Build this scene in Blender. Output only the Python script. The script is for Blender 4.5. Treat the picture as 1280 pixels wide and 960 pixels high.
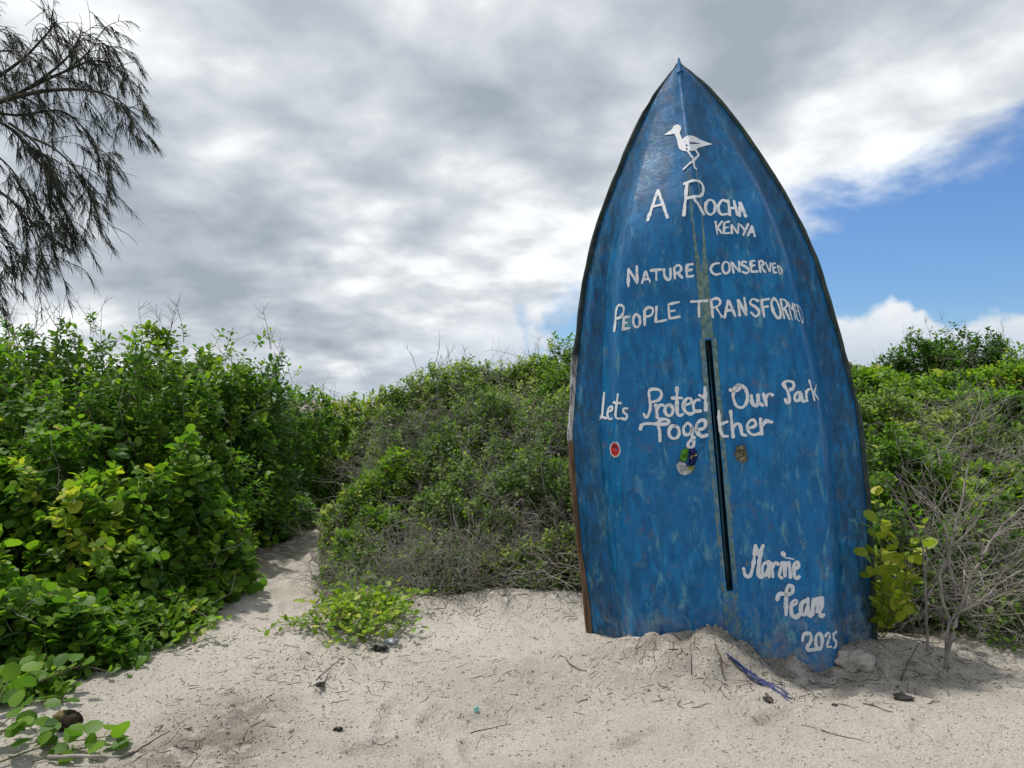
import bpy, bmesh, math, random
import numpy as np
from mathutils import Matrix, Vector
R = math.radians
for o in list(bpy.data.objects): bpy.data.objects.remove(o)
scene = bpy.context.scene; col = scene.collection

# ------------------------------------------------------------------ camera
EYE = Vector((0, 0, 1.6)); FPX = 950.0; CX = 640.0; HY = 500.0
cam = bpy.data.cameras.new('camera'); cam.sensor_width = 36; cam.lens = 36*FPX/1280; cam.shift_y = 20/1280
cam.clip_start = 0.05; cam.clip_end = 3000
co = bpy.data.objects.new('camera', cam); col.objects.link(co)
co.location = EYE; co.rotation_euler = (R(90), 0, 0); scene.camera = co

# ------------------------------------------------------------------ sun and sky
SUN = Vector((-0.34, 0.26, 1.0)).normalized()
sl = bpy.data.lights.new('sun', 'SUN'); sl.energy = 2.6; sl.angle = R(3.0); sl.color = (1, .955, .88)
so = bpy.data.objects.new('sun', sl); col.objects.link(so); so.location = (0, 0, 30)
so.rotation_euler = SUN.to_track_quat('Z', 'Y').to_euler()
scene.view_settings.view_transform = 'Standard'; scene.view_settings.look = 'None'
scene.cycles.max_bounces = 6; scene.cycles.diffuse_bounces = 3; scene.view_settings.gamma = 1; scene.view_settings.exposure = 0.72; scene.view_settings.use_curve_mapping = False

class NT:                                           # small node-tree writer
    def __init__(s, tree): s.t = tree; s.n = tree.nodes; s.l = tree.links
    def node(s, typ, **kw):
        n = s.n.new(typ)
        for k, v in kw.items():
            if k == 'ins':
                for i, x in v.items():
                    if hasattr(x, 'is_output') or isinstance(x, bpy.types.NodeSocket): s.l.new(x, n.inputs[i])
                    else: n.inputs[i].default_value = x
            else: setattr(n, k, v)
        return n
    def math(s, op, a, b=0.0, c=0.0, clamp=False):
        return s.node('ShaderNodeMath', operation=op, use_clamp=clamp, ins={0: a, 1: b, 2: c}).outputs[0]
    def noise(s, vec, scale, detail=4, rough=.55, dist=0.0, out=0):
        return s.node('ShaderNodeTexNoise', ins={'Vector': vec, 'Scale': scale, 'Detail': detail, 'Roughness': rough, 'Distortion': dist}).outputs[out]
    def ramp(s, fac, stops, interp='LINEAR'):
        n = s.node('ShaderNodeValToRGB'); n.color_ramp.interpolation = interp; e = n.color_ramp.elements
        while len(e) < len(stops): e.new(0.5)
        for i, (p, c) in enumerate(stops):
            e[i].position = p; e[i].color = (*c, 1) if hasattr(c, '__len__') else (c, c, c, 1)
        s.l.new(fac, n.inputs[0]); return n.outputs[0]
    def mix(s, f, a, b, typ='MIX'):
        n = s.node('ShaderNodeMix', data_type='RGBA', blend_type=typ)
        for i, x in ((0, f), (6, a), (7, b)):
            if isinstance(x, bpy.types.NodeSocket): s.l.new(x, n.inputs[i])
            else: n.inputs[i].default_value = (*x, 1) if hasattr(x, '__len__') and len(x) == 3 else x
        return n.outputs[2]
    def mapr(s, v, a, b, c=0., d=1., smooth=True):
        return s.node('ShaderNodeMapRange', interpolation_type='SMOOTHSTEP' if smooth else 'LINEAR', ins={0: v, 1: a, 2: b, 3: c, 4: d}).outputs[0]
    def vec(s, v, scale=(1, 1, 1), loc=(0, 0, 0)):
        return s.node('ShaderNodeMapping', ins={'Vector': v, 'Scale': scale, 'Location': loc}).outputs[0]

world = bpy.data.worlds.new('World'); scene.world = world; world.use_nodes = True
w = NT(world.node_tree); w.n.clear()
gen = w.node('ShaderNodeTexCoord').outputs['Generated']
sep = w.node('ShaderNodeSeparateXYZ', ins={0: gen}); X, Y, Z = sep.outputs
sky = w.node('ShaderNodeTexSky', sky_type='NISHITA', sun_disc=False, sun_elevation=math.asin(SUN.z), sun_rotation=math.atan2(SUN.x, SUN.y))
sky.air_density = 1.0; sky.dust_density = .6; sky.ozone_density = 2.0
zc = w.math('ADD', w.math('MAXIMUM', Z, 0.0), 0.30)
pl = w.node('ShaderNodeCombineXYZ', ins={0: w.math('DIVIDE', X, zc), 1: w.math('DIVIDE', Y, zc), 2: 0.0}).outputs[0]
nA = w.noise(w.vec(pl, (1, 1, 1), (3.1, 7.7, 0)), 1.5, 4, .45, .15)
nB = w.noise(w.vec(pl, (1, 1, 1), (11.3, 2.7, 4)), 5.0, 5, .5, .15)
cl = w.math('ADD', w.math('MULTIPLY', nA, .58), w.math('MULTIPLY', nB, .42))
cloud = w.ramp(cl, [(.36, (.225, .258, .30)), (.45, (.315, .345, .385)), (.52, (.425, .45, .475)), (.60, (.625, .645, .655))])
cloud = w.mix(1.0, cloud, (10., 10., 10.), 'MULTIPLY')
nC = w.noise(w.vec(gen, (1, 1, 1.6), (.7, 1.9, .4)), 5.0, 7, .6, .3)
nC2 = w.noise(w.vec(pl, (1, 1, 1), (5.2, 1.3, 9.)), 1.6, 6, .6, .3)
e = w.math('SUBTRACT', w.math('SUBTRACT', Z, w.math('MULTIPLY', X, .42)), w.math('MULTIPLY', Y, .078))
e = w.math('ADD', e, w.math('MULTIPLY', w.math('SUBTRACT', nC, .5), .20))
e = w.math('ADD', e, w.math('MULTIPLY', w.math('SUBTRACT', nC2, .5), w.mapr(X, .3, .75, .05, .30)))
deck = w.mapr(e, -.012, .055)
# low heaps of cumulus along the clear strip
nD = w.noise(w.vec(gen, (1, 1, .6), (.32, .55, .1)), 5.2, 4, .5, .1)
nE = w.noise(w.vec(gen, (1, 1, 1.2), (.32, .55, .1)), 22, 5, .6, .2)
top = w.math('ADD', w.math('MULTIPLY', w.math('SUBTRACT', nD, .36), .50), w.math('MULTIPLY', w.math('SUBTRACT', nE, .5), .06))
cum = w.mapr(w.math('SUBTRACT', w.math('ADD', top, .055), Z), 0., .022)
cumc = w.mix(w.mapr(Z, .02, .13), (3.1, 3.6, 4.3), (5.6, 5.75, 5.9))
cumc = w.mix(w.mapr(nE, .35, .65), w.mix(.35, cumc, (3.5, 4.0, 4.6)), cumc)
haze = w.mapr(Z, 0., .12, .45, 0.)
blue = w.mix(1.0, sky.outputs[0], (.42, .58, .78), 'MULTIPLY')
c = w.mix(haze, blue, (3.6, 4.4, 5.4))
c = w.mix(cum, c, cumc)
c = w.mix(deck, c, cloud)
bg = w.node('ShaderNodeBackground', ins={0: c, 1: .1})
w.l.new(bg.outputs[0], w.node('ShaderNodeOutputWorld').inputs[0])

# ------------------------------------------------------------------ helpers
rng = np.random.default_rng(7); random.seed(7)
def at(u, v, y): return np.array([(u-CX)/FPX*y, y, EYE.z + (HY-v)/FPX*y])
def tag(o, label=None, cat=None, group=None, kind=None):
    for k, x in (('label', label), ('category', cat), ('group', group), ('kind', kind)):
        if x: o[k] = x
    return o
def empty(name, loc, label=None, cat=None, group=None):
    o = bpy.data.objects.new(name, None); col.objects.link(o); o.location = Vector(loc); o.empty_display_size = .1
    return tag(o, label, cat, group)
def link(name, me, mat=None, parent=None, loc=None):
    o = bpy.data.objects.new(name, me); col.objects.link(o)
    if mat and not me.materials: me.materials.append(mat)
    if parent: o.parent = parent
    if loc is not None: o.location = Vector(loc)
    return o
def raw_mesh(name, V, loops, totals, smooth=True, attrs=None):
    me = bpy.data.meshes.new(name); V = np.ascontiguousarray(V, np.float32)
    loops = np.ascontiguousarray(loops, np.int32); totals = np.ascontiguousarray(totals, np.int32)
    me.vertices.add(len(V)); me.vertices.foreach_set('co', V.ravel())
    me.loops.add(len(loops)); me.loops.foreach_set('vertex_index', loops)
    me.polygons.add(len(totals)); me.polygons.foreach_set('loop_start', np.concatenate([[0], np.cumsum(totals)[:-1]]).astype(np.int32))
    me.polygons.foreach_set('use_smooth', np.full(len(totals), smooth))
    me.update(calc_edges=True)
    for k, a in (attrs or {}).items():
        at_ = me.attributes.new(k, 'FLOAT', 'POINT'); at_.data.foreach_set('value', np.ascontiguousarray(a, np.float32))
    return me
def py_mesh(name, V, F, smooth=True, attrs=None):
    return raw_mesh(name, np.array(V, float), [i for f in F for i in f], [len(f) for f in F], smooth, attrs)
def norm(v): return v/np.maximum(np.linalg.norm(v, axis=-1, keepdims=True), 1e-9)
def _h(i, j, k, s):
    n = (i*374761393 + j*668265263 + k*2147483647 + s*1442695041) & 0xffffffff
    n = ((n ^ (n >> 13))*1274126177) & 0xffffffff
    return ((n ^ (n >> 16)) & 0xffff)/65535.0
def vnoise(p, s=0):                                  # value noise, 0..1
    p = np.asarray(p, float)
    if p.shape[-1] == 2: p = np.concatenate([p, np.zeros(p.shape[:-1]+(1,))], -1)
    i = np.floor(p).astype(np.int64); f = p-i; f = f*f*(3-2*f); r = 0
    for a in (0, 1):
        for b in (0, 1):
            for c_ in (0, 1):
                wt = (f[..., 0] if a else 1-f[..., 0])*(f[..., 1] if b else 1-f[..., 1])*(f[..., 2] if c_ else 1-f[..., 2])
                r = r + wt*_h(i[..., 0]+a, i[..., 1]+b, i[..., 2]+c_, s)
    return r
def fbm(p, s=0, n=4):
    p = np.asarray(p, float); return sum(.5**k*(vnoise(p*2**k, s+k)-.5) for k in range(n))
def tubes(name, P, rad, sides=4, smooth=True, attrs=None):      # P (N,K,3), rad (N,K): many thin tapered stems in one mesh
    P = np.asarray(P, float); N, K, _ = P.shape; rad = np.broadcast_to(rad, (N, K))
    T = np.empty_like(P); T[:, 1:-1] = P[:, 2:]-P[:, :-2]; T[:, 0] = P[:, 1]-P[:, 0]; T[:, -1] = P[:, -1]-P[:, -2]; T = norm(T)
    ref = np.where(np.abs(T[..., 2:3]) > .9, np.array([1., 0, 0]), np.array([0, 0, 1.]))
    A = norm(np.cross(T, ref)); B = np.cross(T, A)
    ang = np.arange(sides)*2*np.pi/sides
    V = P[:, :, None] + rad[..., None, None]*(A[:, :, None]*np.cos(ang)[:, None] + B[:, :, None]*np.sin(ang)[:, None])
    q = []
    for s in range(sides):
        s2 = (s+1) % sides
        k = np.arange(K-1); q.append(np.stack([k*sides+s, k*sides+s2, (k+1)*sides+s2, (k+1)*sides+s], -1))
    q = np.concatenate(q); n0 = len(q)
    ql = (q[None] + (np.arange(N)*K*sides)[:, None, None]).reshape(-1)
    caps = np.stack([(K-1)*sides+np.arange(sides)[::1]], 0)
    cl_ = (caps[None] + (np.arange(N)*K*sides)[:, None, None]).reshape(-1)
    a2 = {k: np.repeat(v, K*sides) for k, v in (attrs or {}).items()}
    return raw_mesh(name, V.reshape(-1, 3), np.concatenate([ql, cl_]), np.concatenate([np.full(N*n0, 4), np.full(N, sides)]), smooth, a2)
def mat(name, rough=.7, spec=.3):
    m = bpy.data.materials.new(name); m.use_nodes = True; t = NT(m.node_tree)
    b = m.node_tree.nodes['Principled BSDF']; b.inputs['Roughness'].default_value = rough; b.inputs['Specular IOR Level'].default_value = spec
    return m, t, b
def attr(t, name): return t.node('ShaderNodeAttribute', attribute_name=name).outputs['Fac']
def bump(t, b, h, strength, dist):
    n = t.node('ShaderNodeBump', ins={'Height': h, 'Strength': strength, 'Distance': dist}); t.l.new(n.outputs[0], b.inputs['Normal']); return n
# ---- boat frame and hull surface (local: r = across, a = up the boat, d = out of the gunwale plane) ----
import numpy as np
def _n(v):
    v = np.array(v, float); return v/np.linalg.norm(v)
BO = np.array([1.438, 5.05, 0.005])           # where the centre line meets the sand, in the gunwale plane
_nh = _n([-0.192, -1.0, 0.0]); _lean = np.radians(3.0)
BN = _n(_nh*np.cos(_lean) + np.array([0, 0, np.sin(_lean)]))      # the bottom of the hull faces this way
_up0 = _n(np.array([0, 0, 1.0]) - BN*BN[2]); _rt0 = np.cross(_up0, BN)
_roll = np.radians(4.6)
BA = _n(_up0*np.cos(_roll) - _rt0*np.sin(_roll)); BR = np.cross(BA, BN)
HW_S = np.array([0.0, 0.03, 0.06, 0.12, 0.2, 0.3, 0.45, 0.6, 0.8, 1.0, 1.25, 1.5, 1.8, 2.1, 2.5, 2.9, 3.3, 3.7, 4.5]); HW_W = np.array([0.008, 0.03, 0.062, 0.115, 0.18, 0.245, 0.334, 0.413, 0.51, 0.604, 0.695, 0.771, 0.824, 0.879, 0.936, 0.943, 0.934, 0.909, 0.879])     # distance from the bow tip -> half beam
TIP = 3.961; DEPTH = 0.50
QT = np.array([0, .2, .4, .55, .63, .66, .70, .75, .79, .91, 1.0])
FF = np.array([1, .985, .97, .95, .93, .88, .68, .38, .20, .19, .06])
FB = np.array([1, .74, .57, .47, .42, .39, .34, .28, .23, .12, .03])
def sstep(x, a, b):
    t = np.clip((np.asarray(x, float)-a)/(b-a), 0, 1); return t*t*(3-2*t)
_qf = np.linspace(0, 1, 401)
def _smooth(tab):
    y = np.interp(_qf, QT, tab); y = np.concatenate([y[::-1][:-1], y])
    k = np.hanning(13); k /= k.sum()
    return np.convolve(np.pad(y, 6, 'edge'), k, 'valid')[400:]
FFs, FBs = _smooth(FF), _smooth(FB)
def halfw(a):
    s = np.maximum(TIP - np.asarray(a, float), 0); return np.maximum(np.interp(s, HW_S, HW_W), 0.004)
def hdepth(r, a):
    r = np.asarray(r, float); a = np.asarray(a, float); s = np.maximum(TIP - a, 0)
    q = np.clip(np.abs(r)/halfw(a), 0, 1); m = sstep(s, .25, 1.8)
    f = (1-m)*np.interp(q, _qf, FBs) + m*np.interp(q, _qf, FFs)
    return DEPTH*(0.06 + 0.94*sstep(s, -.30, 1.35))*f
STROKES = [
 ('A', [
  ('l', 19.5, [-303,2769,-221,2979,-180,2763]),
  ('l', 19.5, [-273,2860,-197,2864]),
 ]),
 ('ROCHA', [
  ('l', 18.0, [-37,2973,-77,2754]),
  ('c', 18.0, [-52,2970,-3,2974,41,2962,54,2916,31,2865,-47,2862]),
  ('l', 18.0, [-13,2864,41,2739]),
  ('c', 18.0, [96,2837,107,2830,114,2815,117,2797,115,2777,109,2758,99,2744,87,2737,75,2737,65,2744,57,2757,54,2775,56,2795,62,2814,72,2828,84,2836,96,2837]),
  ('c', 18.0, [194,2825,166,2834,140,2800,136,2760,151,2735,186,2736]),
  ('l', 18.0, [203,2832,201,2729]),
  ('l', 18.0, [238,2825,247,2726]),
  ('l', 18.0, [204,2774,245,2778]),
  ('l', 18.0, [261,2718,276,2818,298,2712]),
  ('l', 18.0, [268,2760,290,2761]),
 ]),
 ('KENYA', [
  ('l', 13.0, [108,2689,112,2607]),
  ('l', 13.0, [149,2687,116,2648,139,2612]),
  ('l', 13.0, [192,2683,162,2679,153,2608,189,2608]),
  ('l', 13.0, [157,2645,183,2646]),
  ('l', 13.0, [201,2604,205,2663,237,2598,250,2665]),
  ('l', 13.0, [262,2654,280,2619]),
  ('l', 13.0, [306,2656,269,2587]),
  ('l', 13.0, [298,2583,329,2644,338,2572]),
  ('l', 13.0, [309,2603,335,2604]),
 ]),
 ('NATURE', [
  ('l', 15.5, [-458,2339,-450,2459,-400,2351,-396,2465]),
  ('l', 15.5, [-371,2350,-344,2423,-321,2353]),
  ('l', 15.5, [-359,2372,-329,2373]),
  ('l', 15.5, [-308,2425,-246,2423]),
  ('l', 15.5, [-277,2423,-281,2356]),
  ('c', 15.5, [-229,2423,-228,2378,-213,2352,-193,2365,-189,2422]),
  ('l', 15.5, [-165,2426,-167,2353]),
  ('c', 15.5, [-168,2419,-141,2438,-122,2415,-139,2389,-158,2387]),
  ('l', 15.5, [-147,2388,-123,2353]),
  ('l', 15.5, [-53,2430,-87,2429,-93,2396,-93,2354,-55,2356]),
  ('l', 15.5, [-92,2396,-63,2396]),
 ]),
 ('CONSERVED', [
  ('c', 14.0, [105,2419,73,2416,52,2391,57,2367,78,2350,109,2352]),
  ('c', 14.0, [153,2423,160,2417,165,2407,167,2393,166,2379,162,2366,155,2356,147,2351,139,2351,132,2357,126,2367,124,2381,125,2395,129,2409,136,2418,144,2424,153,2423]),
  ('l', 14.0, [188,2352,182,2419,225,2353,226,2419]),
  ('c', 14.0, [270,2410,252,2416,240,2400,269,2377,280,2359,268,2340,242,2351]),
  ('l', 14.0, [320,2414,295,2412,295,2346,330,2345]),
  ('l', 14.0, [299,2383,317,2386]),
  ('l', 14.0, [345,2410,348,2339]),
  ('c', 14.0, [344,2407,365,2410,369,2387,349,2374]),
  ('l', 14.0, [355,2373,376,2336]),
  ('l', 9.5, [384,2397,404,2334,414,2392]),
  ('l', 8.5, [441,2386,424,2387,426,2328,444,2328]),
  ('l', 8.5, [425,2358,441,2360]),
  ('l', 8.0, [454,2372,459,2316]),
  ('c', 8.0, [454,2372,468,2360,476,2327,460,2315]),
 ]),
 ('PEOPLE', [
  ('c', 15.0, [-569,2074,-555,2152,-542,2216,-521,2228,-500,2212,-503,2174,-527,2148,-552,2150]),
  ('l', 15.0, [-467,2145,-500,2144,-513,2069,-470,2073]),
  ('l', 15.0, [-508,2107,-486,2109]),
  ('c', 15.0, [-417,2153,-409,2146,-404,2135,-402,2120,-403,2104,-407,2090,-414,2079,-422,2073,-430,2074,-437,2080,-443,2092,-445,2107,-444,2123,-440,2137,-433,2148,-425,2153,-417,2153]),
  ('l', 15.0, [-376,2082,-370,2172]),
  ('c', 15.0, [-370,2172,-348,2189,-319,2180,-324,2147,-348,2133,-369,2136]),
  ('l', 15.0, [-294,2187,-307,2093,-242,2098]),
  ('l', 15.0, [-155,2202,-220,2196,-221,2105,-158,2110]),
  ('l', 15.0, [-219,2150,-185,2153]),
 ]),
 ('TRANSFORMED', [
  ('l', 14.5, [-81,2196,15,2191]),
  ('l', 14.5, [-35,2193,-42,2097]),
  ('l', 14.5, [38,2195,40,2086]),
  ('c', 14.5, [36,2195,75,2200,93,2177,77,2153,45,2144]),
  ('l', 14.5, [65,2145,94,2084]),
  ('l', 14.5, [110,2079,142,2184,175,2082]),
  ('l', 14.5, [122,2119,159,2121]),
  ('l', 14.5, [200,2082,198,2182,242,2078,237,2187]),
  ('c', 14.5, [316,2162,287,2176,268,2155,288,2132,314,2107,314,2080,291,2068,271,2093]),
  ('l', 14.5, [381,2167,336,2166,344,2060]),
  ('l', 14.5, [343,2118,371,2122]),
  ('c', 14.5, [411,2170,395,2146,399,2093,420,2050,440,2052,441,2095,429,2146,411,2170]),
  ('l', 12.0, [449,2158,461,2041]),
  ('c', 12.0, [450,2161,479,2147,482,2115,458,2099]),
  ('l', 12.0, [469,2098,491,2033]),
  ('l', 6.5, [507,2026,490,2143,515,2086,517,2135,527,2030]),
  ('l', 6.5, [538,2121,527,2124,538,2024,552,2018]),
  ('l', 6.0, [534,2083,546,2079]),
  ('l', 8.5, [544,2119,570,2004]),
  ('c', 8.5, [544,2119,583,2110,603,2055,572,2005]),
 ]),
 ('Lets', [
  ('l', 15.0, [-679,1694,-706,1542,-728,1522]),
  ('l', 15.0, [-722,1545,-670,1519]),
  ('c', 15.0, [-654,1560,-622,1570,-625,1590,-649,1582,-660,1544,-646,1512,-627,1512]),
  ('c', 15.0, [-576,1663,-600,1538,-592,1508,-576,1507]),
  ('l', 15.0, [-608,1613,-565,1603]),
  ('c', 15.0, [-524,1566,-546,1568,-551,1546,-531,1525,-539,1501,-564,1506]),
 ]),
 ('Protect', [
  ('c', 19.5, [-425,1523,-417,1501,-398,1515,-381,1570,-383,1658,-351,1673,-315,1662,-308,1630,-329,1603,-364,1594]),
  ('l', 19.5, [-347,1570,-344,1495]),
  ('c', 19.5, [-343,1542,-322,1571,-301,1567]),
  ('c', 19.5, [-263,1567,-255,1561,-249,1552,-246,1540,-247,1527,-251,1515,-258,1506,-268,1501,-277,1501,-285,1507,-292,1516,-295,1529,-294,1542,-289,1554,-282,1563,-273,1567,-263,1567]),
  ('c', 19.5, [-211,1668,-222,1526,-209,1497,-188,1505]),
  ('l', 19.5, [-243,1609,-188,1604]),
  ('c', 19.5, [-177,1557,-137,1569,-132,1593,-156,1598,-180,1566,-174,1522,-149,1501,-127,1506]),
  ('c', 19.5, [-83,1583,-106,1582,-122,1552,-114,1517,-81,1515]),
  ('l', 19.5, [-43,1657,-49,1518]),
  ('l', 19.5, [-82,1614,-51,1596]),
 ]),
 ('Together', [
  ('c', 19.5, [-454,1431,-443,1456,-405,1462,-350,1455,-295,1451,-276,1465,-299,1482,-330,1478,-343,1454,-338,1416,-340,1348]),
  ('c', 19.5, [-242,1434,-231,1428,-223,1417,-219,1403,-220,1387,-226,1374,-235,1363,-247,1358,-260,1358,-271,1365,-279,1376,-283,1390,-282,1405,-276,1419,-267,1430,-255,1435,-242,1434]),
  ('c', 19.5, [-140,1420,-162,1447,-192,1418,-186,1380,-155,1381,-140,1420,-144,1377,-143,1353]),
  ('c', 19.5, [-142,1365,-137,1325,-144,1303,-160,1295,-174,1309,-166,1330,-134,1355]),
  ('c', 19.5, [-112,1400,-69,1409,-57,1445,-77,1459,-109,1437,-115,1394,-91,1361,-56,1364]),
 ]),
 ('ther', [
  ('c', 19.5, [26,1507,25,1400,38,1354,65,1349]),
  ('l', 19.5, [27,1423,70,1437]),
  ('l', 19.5, [97,1499,98,1344]),
  ('c', 19.5, [102,1395,124,1422,145,1409,152,1357,173,1347]),
  ('c', 19.5, [191,1388,233,1402,233,1431,211,1436,187,1406,194,1365,220,1346,254,1352]),
  ('l', 19.5, [267,1440,267,1346]),
  ('c', 19.5, [274,1394,298,1423,333,1415]),
 ]),
 ('Our', [
  ('c', 19.5, [106,1630,138,1619,165,1640,158,1655,131,1634,119,1589,131,1536,157,1517,186,1532,204,1577,195,1629,167,1654,141,1648]),
  ('c', 19.5, [227,1586,229,1540,246,1522,262,1538,266,1586]),
  ('l', 19.5, [262,1543,288,1521]),
  ('l', 19.5, [299,1589,310,1520]),
  ('c', 19.5, [305,1557,329,1587,351,1579]),
 ]),
 ('Park', [
  ('c', 18.0, [422,1545,431,1522,447,1535,442,1586,422,1642,448,1657,477,1644,478,1618,454,1600]),
  ('c', 18.0, [516,1584,491,1580,477,1555,486,1532,506,1542,516,1578,520,1535,535,1528]),
  ('l', 13.0, [544,1590,549,1527]),
  ('c', 13.0, [547,1567,558,1595,570,1597]),
  ('l', 11.0, [572,1651,592,1530]),
  ('l', 11.0, [623,1624,592,1576,623,1530]),
 ]),
 ('Marine', [
  ('c', 20.0, [91,548,98,507,124,502,147,561,172,682]),
  ('l', 20.0, [172,682,185,618,216,680]),
  ('c', 20.0, [216,680,186,589,175,507,199,495]),
  ('c', 20.0, [240,582,209,569,198,521,215,505,237,542]),
  ('l', 20.0, [241,582,235,493]),
  ('l', 20.0, [257,574,257,492]),
  ('c', 20.0, [258,541,279,577,292,565]),
  ('c', 20.0, [320,571,294,502,307,483]),
  ('l', 20.0, [325,630,331,619]),
  ('l', 20.0, [331,574,327,493]),
  ('c', 20.0, [330,545,355,577,358,536,357,484]),
  ('l', 9.0, [332,604,385,590]),
  ('c', 20.0, [383,527,410,548,405,574,385,557,380,498,392,475,408,486]),
 ]),
 ('Team', [
  ('c', 21.0, [270,359,280,384,305,389,330,382,360,396,363,425,346,437,329,412,320,346,312,265]),
  ('c', 21.0, [346,315,379,332,374,351,350,330,345,271,365,248,384,262]),
  ('c', 21.0, [442,348,408,327,399,276,420,264,441,304]),
  ('c', 21.0, [446,355,439,282,444,256,455,252]),
  ('l', 21.0, [477,353,461,260]),
  ('c', 21.0, [467,299,489,344,503,352,498,316,489,276]),
  ('c', 21.0, [493,301,513,346,531,356,520,307,506,268,513,248,528,257]),
 ]),
 ('2025', [
  ('c', 19.0, [392,112,406,148,438,150,442,113,413,67,426,56,465,58]),
  ('c', 19.0, [493,149,500,142,504,130,506,113,504,96,500,80,494,67,486,60,479,60,472,67,468,79,466,95,468,113,472,129,478,142,486,148,493,149]),
  ('c', 13.0, [526,131,542,152,551,130,528,73,551,68]),
  ('l', 12.0, [593,148,571,142]),
  ('c', 12.0, [571,142,573,106,583,96,580,68,566,60]),
 ]),
 ('bird_legs', [
  ('l', 12.5, [-15,3211,12,3134]),
  ('l', 12.5, [31,3214,52,3173,12,3120,-51,3077]),
  ('l', 12.5, [10,3128,13,3067,23,3062]),
 ]),
]
POLYS = {'bird': [-145,3400,-113,3413,-94,3419,-78,3445,-55,3445,-35,3419,-33,3394,-47,3367,-36,3308,-18,3317,5,3319,33,3321,55,3311,87,3296,123,3281,156,3270,101,3251,56,3230,35,3207,6,3194,-20,3203,-45,3221,-60,3244,-66,3278,-68,3332,-79,3380,-116,3387],'bird_marks': [[2,3265,37,3269,77,3265,40,3256,2,3251],[-16,3257,-8,3253,-10,3235,-18,3240],[-19,3229,-11,3225,-12,3210,-21,3214]],'wrap': [('green',[-214,1286,-190,1293,-170,1289,-178,1252,-193,1211,-233,1221]),('navy',[-166,1289,-136,1287,-124,1273,-122,1234,-144,1187,-181,1190,-174,1238]),('yellow',[-170,1227,-160,1247,-125,1254,-125,1243,-154,1238,-161,1220]),('white',[-256,1194,-234,1215,-200,1208,-186,1169,-146,1167,-176,1134,-210,1125,-233,1138,-248,1159]),('olive',[-185,1183,-142,1182,-152,1157,-177,1141,-191,1156])],'plug': [108,1284,135,1291,164,1284,165,1250,171,1198,146,1182,113,1193,104,1219,93,1239,108,1253],'sticker': [-623,1313]}

# ------------------------------------------------------------------ materials
def m_plain(name, c1, c2, scale, rough=.7, bstr=.3, bscale=60, bd=.004, spec=.3):
    m, t, b = mat(name, rough, spec); ob = t.node('ShaderNodeTexCoord').outputs['Object']
    t.l.new(t.mix(t.mapr(t.noise(ob, scale, 6), .3, .7), c1, c2), b.inputs['Base Color'])
    bump(t, b, t.noise(ob, bscale, 5), bstr, bd); return m
def m_leaf(name, stops, transl=.38, tgain=(1.5, 1.65, .7), rough=.5):
    m, t, b = mat(name, rough, .25)
    rn = attr(t, 'rnd'); ob = t.node('ShaderNodeTexCoord').outputs['Object']
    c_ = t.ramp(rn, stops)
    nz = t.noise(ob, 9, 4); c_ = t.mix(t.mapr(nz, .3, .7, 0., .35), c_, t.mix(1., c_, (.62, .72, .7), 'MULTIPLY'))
    t.l.new(c_, b.inputs['Base Color'])
    tr = t.node('ShaderNodeBsdfTranslucent', ins={0: t.mix(1., c_, tgain, 'MULTIPLY')})
    mx = t.node('ShaderNodeMixShader', ins={0: transl}); t.l.new(b.outputs[0], mx.inputs[1]); t.l.new(tr.outputs[0], mx.inputs[2])
    t.l.new(mx.outputs[0], t.n['Material Output'].inputs['Surface']); return m
M = {}
M['leaf_big'] = m_leaf('broad_leaf', [(0, (0.040, 0.103, 0.014)), (.35, (0.086, 0.184, 0.021)), (.7, (0.155, 0.270, 0.025)), (.9, (0.241, 0.345, 0.034)), (1, (0.380, 0.391, 0.046))], .50)
M['leaf_dark'] = m_leaf('dark_leaf', [(0, (0.031, 0.081, 0.013)), (.5, (0.069, 0.163, 0.019)), (.85, (0.131, 0.250, 0.025)), (1, (0.225, 0.325, 0.037))], .48)
M['leaf_lime'] = m_leaf('lime_leaf', [(0, (0.050, 0.123, 0.011)), (.4, (0.112, 0.218, 0.017)), (.8, (0.202, 0.314, 0.025)), (1, (0.381, 0.403, 0.045))], .45)
M['leaf_yellow'] = m_leaf('yellow_leaf', [(0, (.06, .13, .015)), (.4, (.15, .24, .02)), (.75, (.28, .33, .03)), (1, (.48, .42, .06))], .42)
M['leaf_dune'] = m_leaf('dune_leaf', [(0, (0.044, 0.094, 0.019)), (.4, (0.097, 0.179, 0.030)), (.75, (0.179, 0.269, 0.048)), (1, (0.359, 0.400, 0.097))], .40)
M['leaf_far'] = m_leaf('far_leaf', [(0, (.03, .07, .016)), (.5, (.07, .13, .025)), (1, (.17, .23, .05))], .3)
M['needle'] = m_leaf('needle', [(0, (.018, .028, .014)), (.6, (.035, .052, .024)), (1, (.07, .08, .035))], .2, (1.2, 1.2, .8), .6)
M['stem'] = m_plain('green_stem', (.07, .085, .03), (.14, .12, .06), 12)
M['twig'] = m_plain('grey_twig', (.10, .09, .08), (.33, .305, .275), 3, .85)
M['twig_pale'] = m_plain('pale_branch', (.12, .105, .092), (.30, .275, .25), 9, .85)
M['bark'] = m_plain('bark', (.028, .024, .02), (.055, .048, .04), 7, .9)
M['litter'] = m_plain('dry_litter', (.035, .028, .022), (.13, .10, .075), 5, .9)
M['husk'] = m_plain('coconut_husk', (.012, .010, .009), (.05, .032, .018), 16, .9, .8, 90, .01)
M['husk_brown'] = m_plain('husk_skin', (.12, .07, .03), (.09, .11, .03), 14, .8, .5)
M['black'] = m_plain('black_debris', (.012, .011, .011), (.035, .03, .028), 20, .85)
M['rope'] = m_plain('blue_rope', (.025, .04, .13), (.07, .09, .20), 30, .8)
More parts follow.
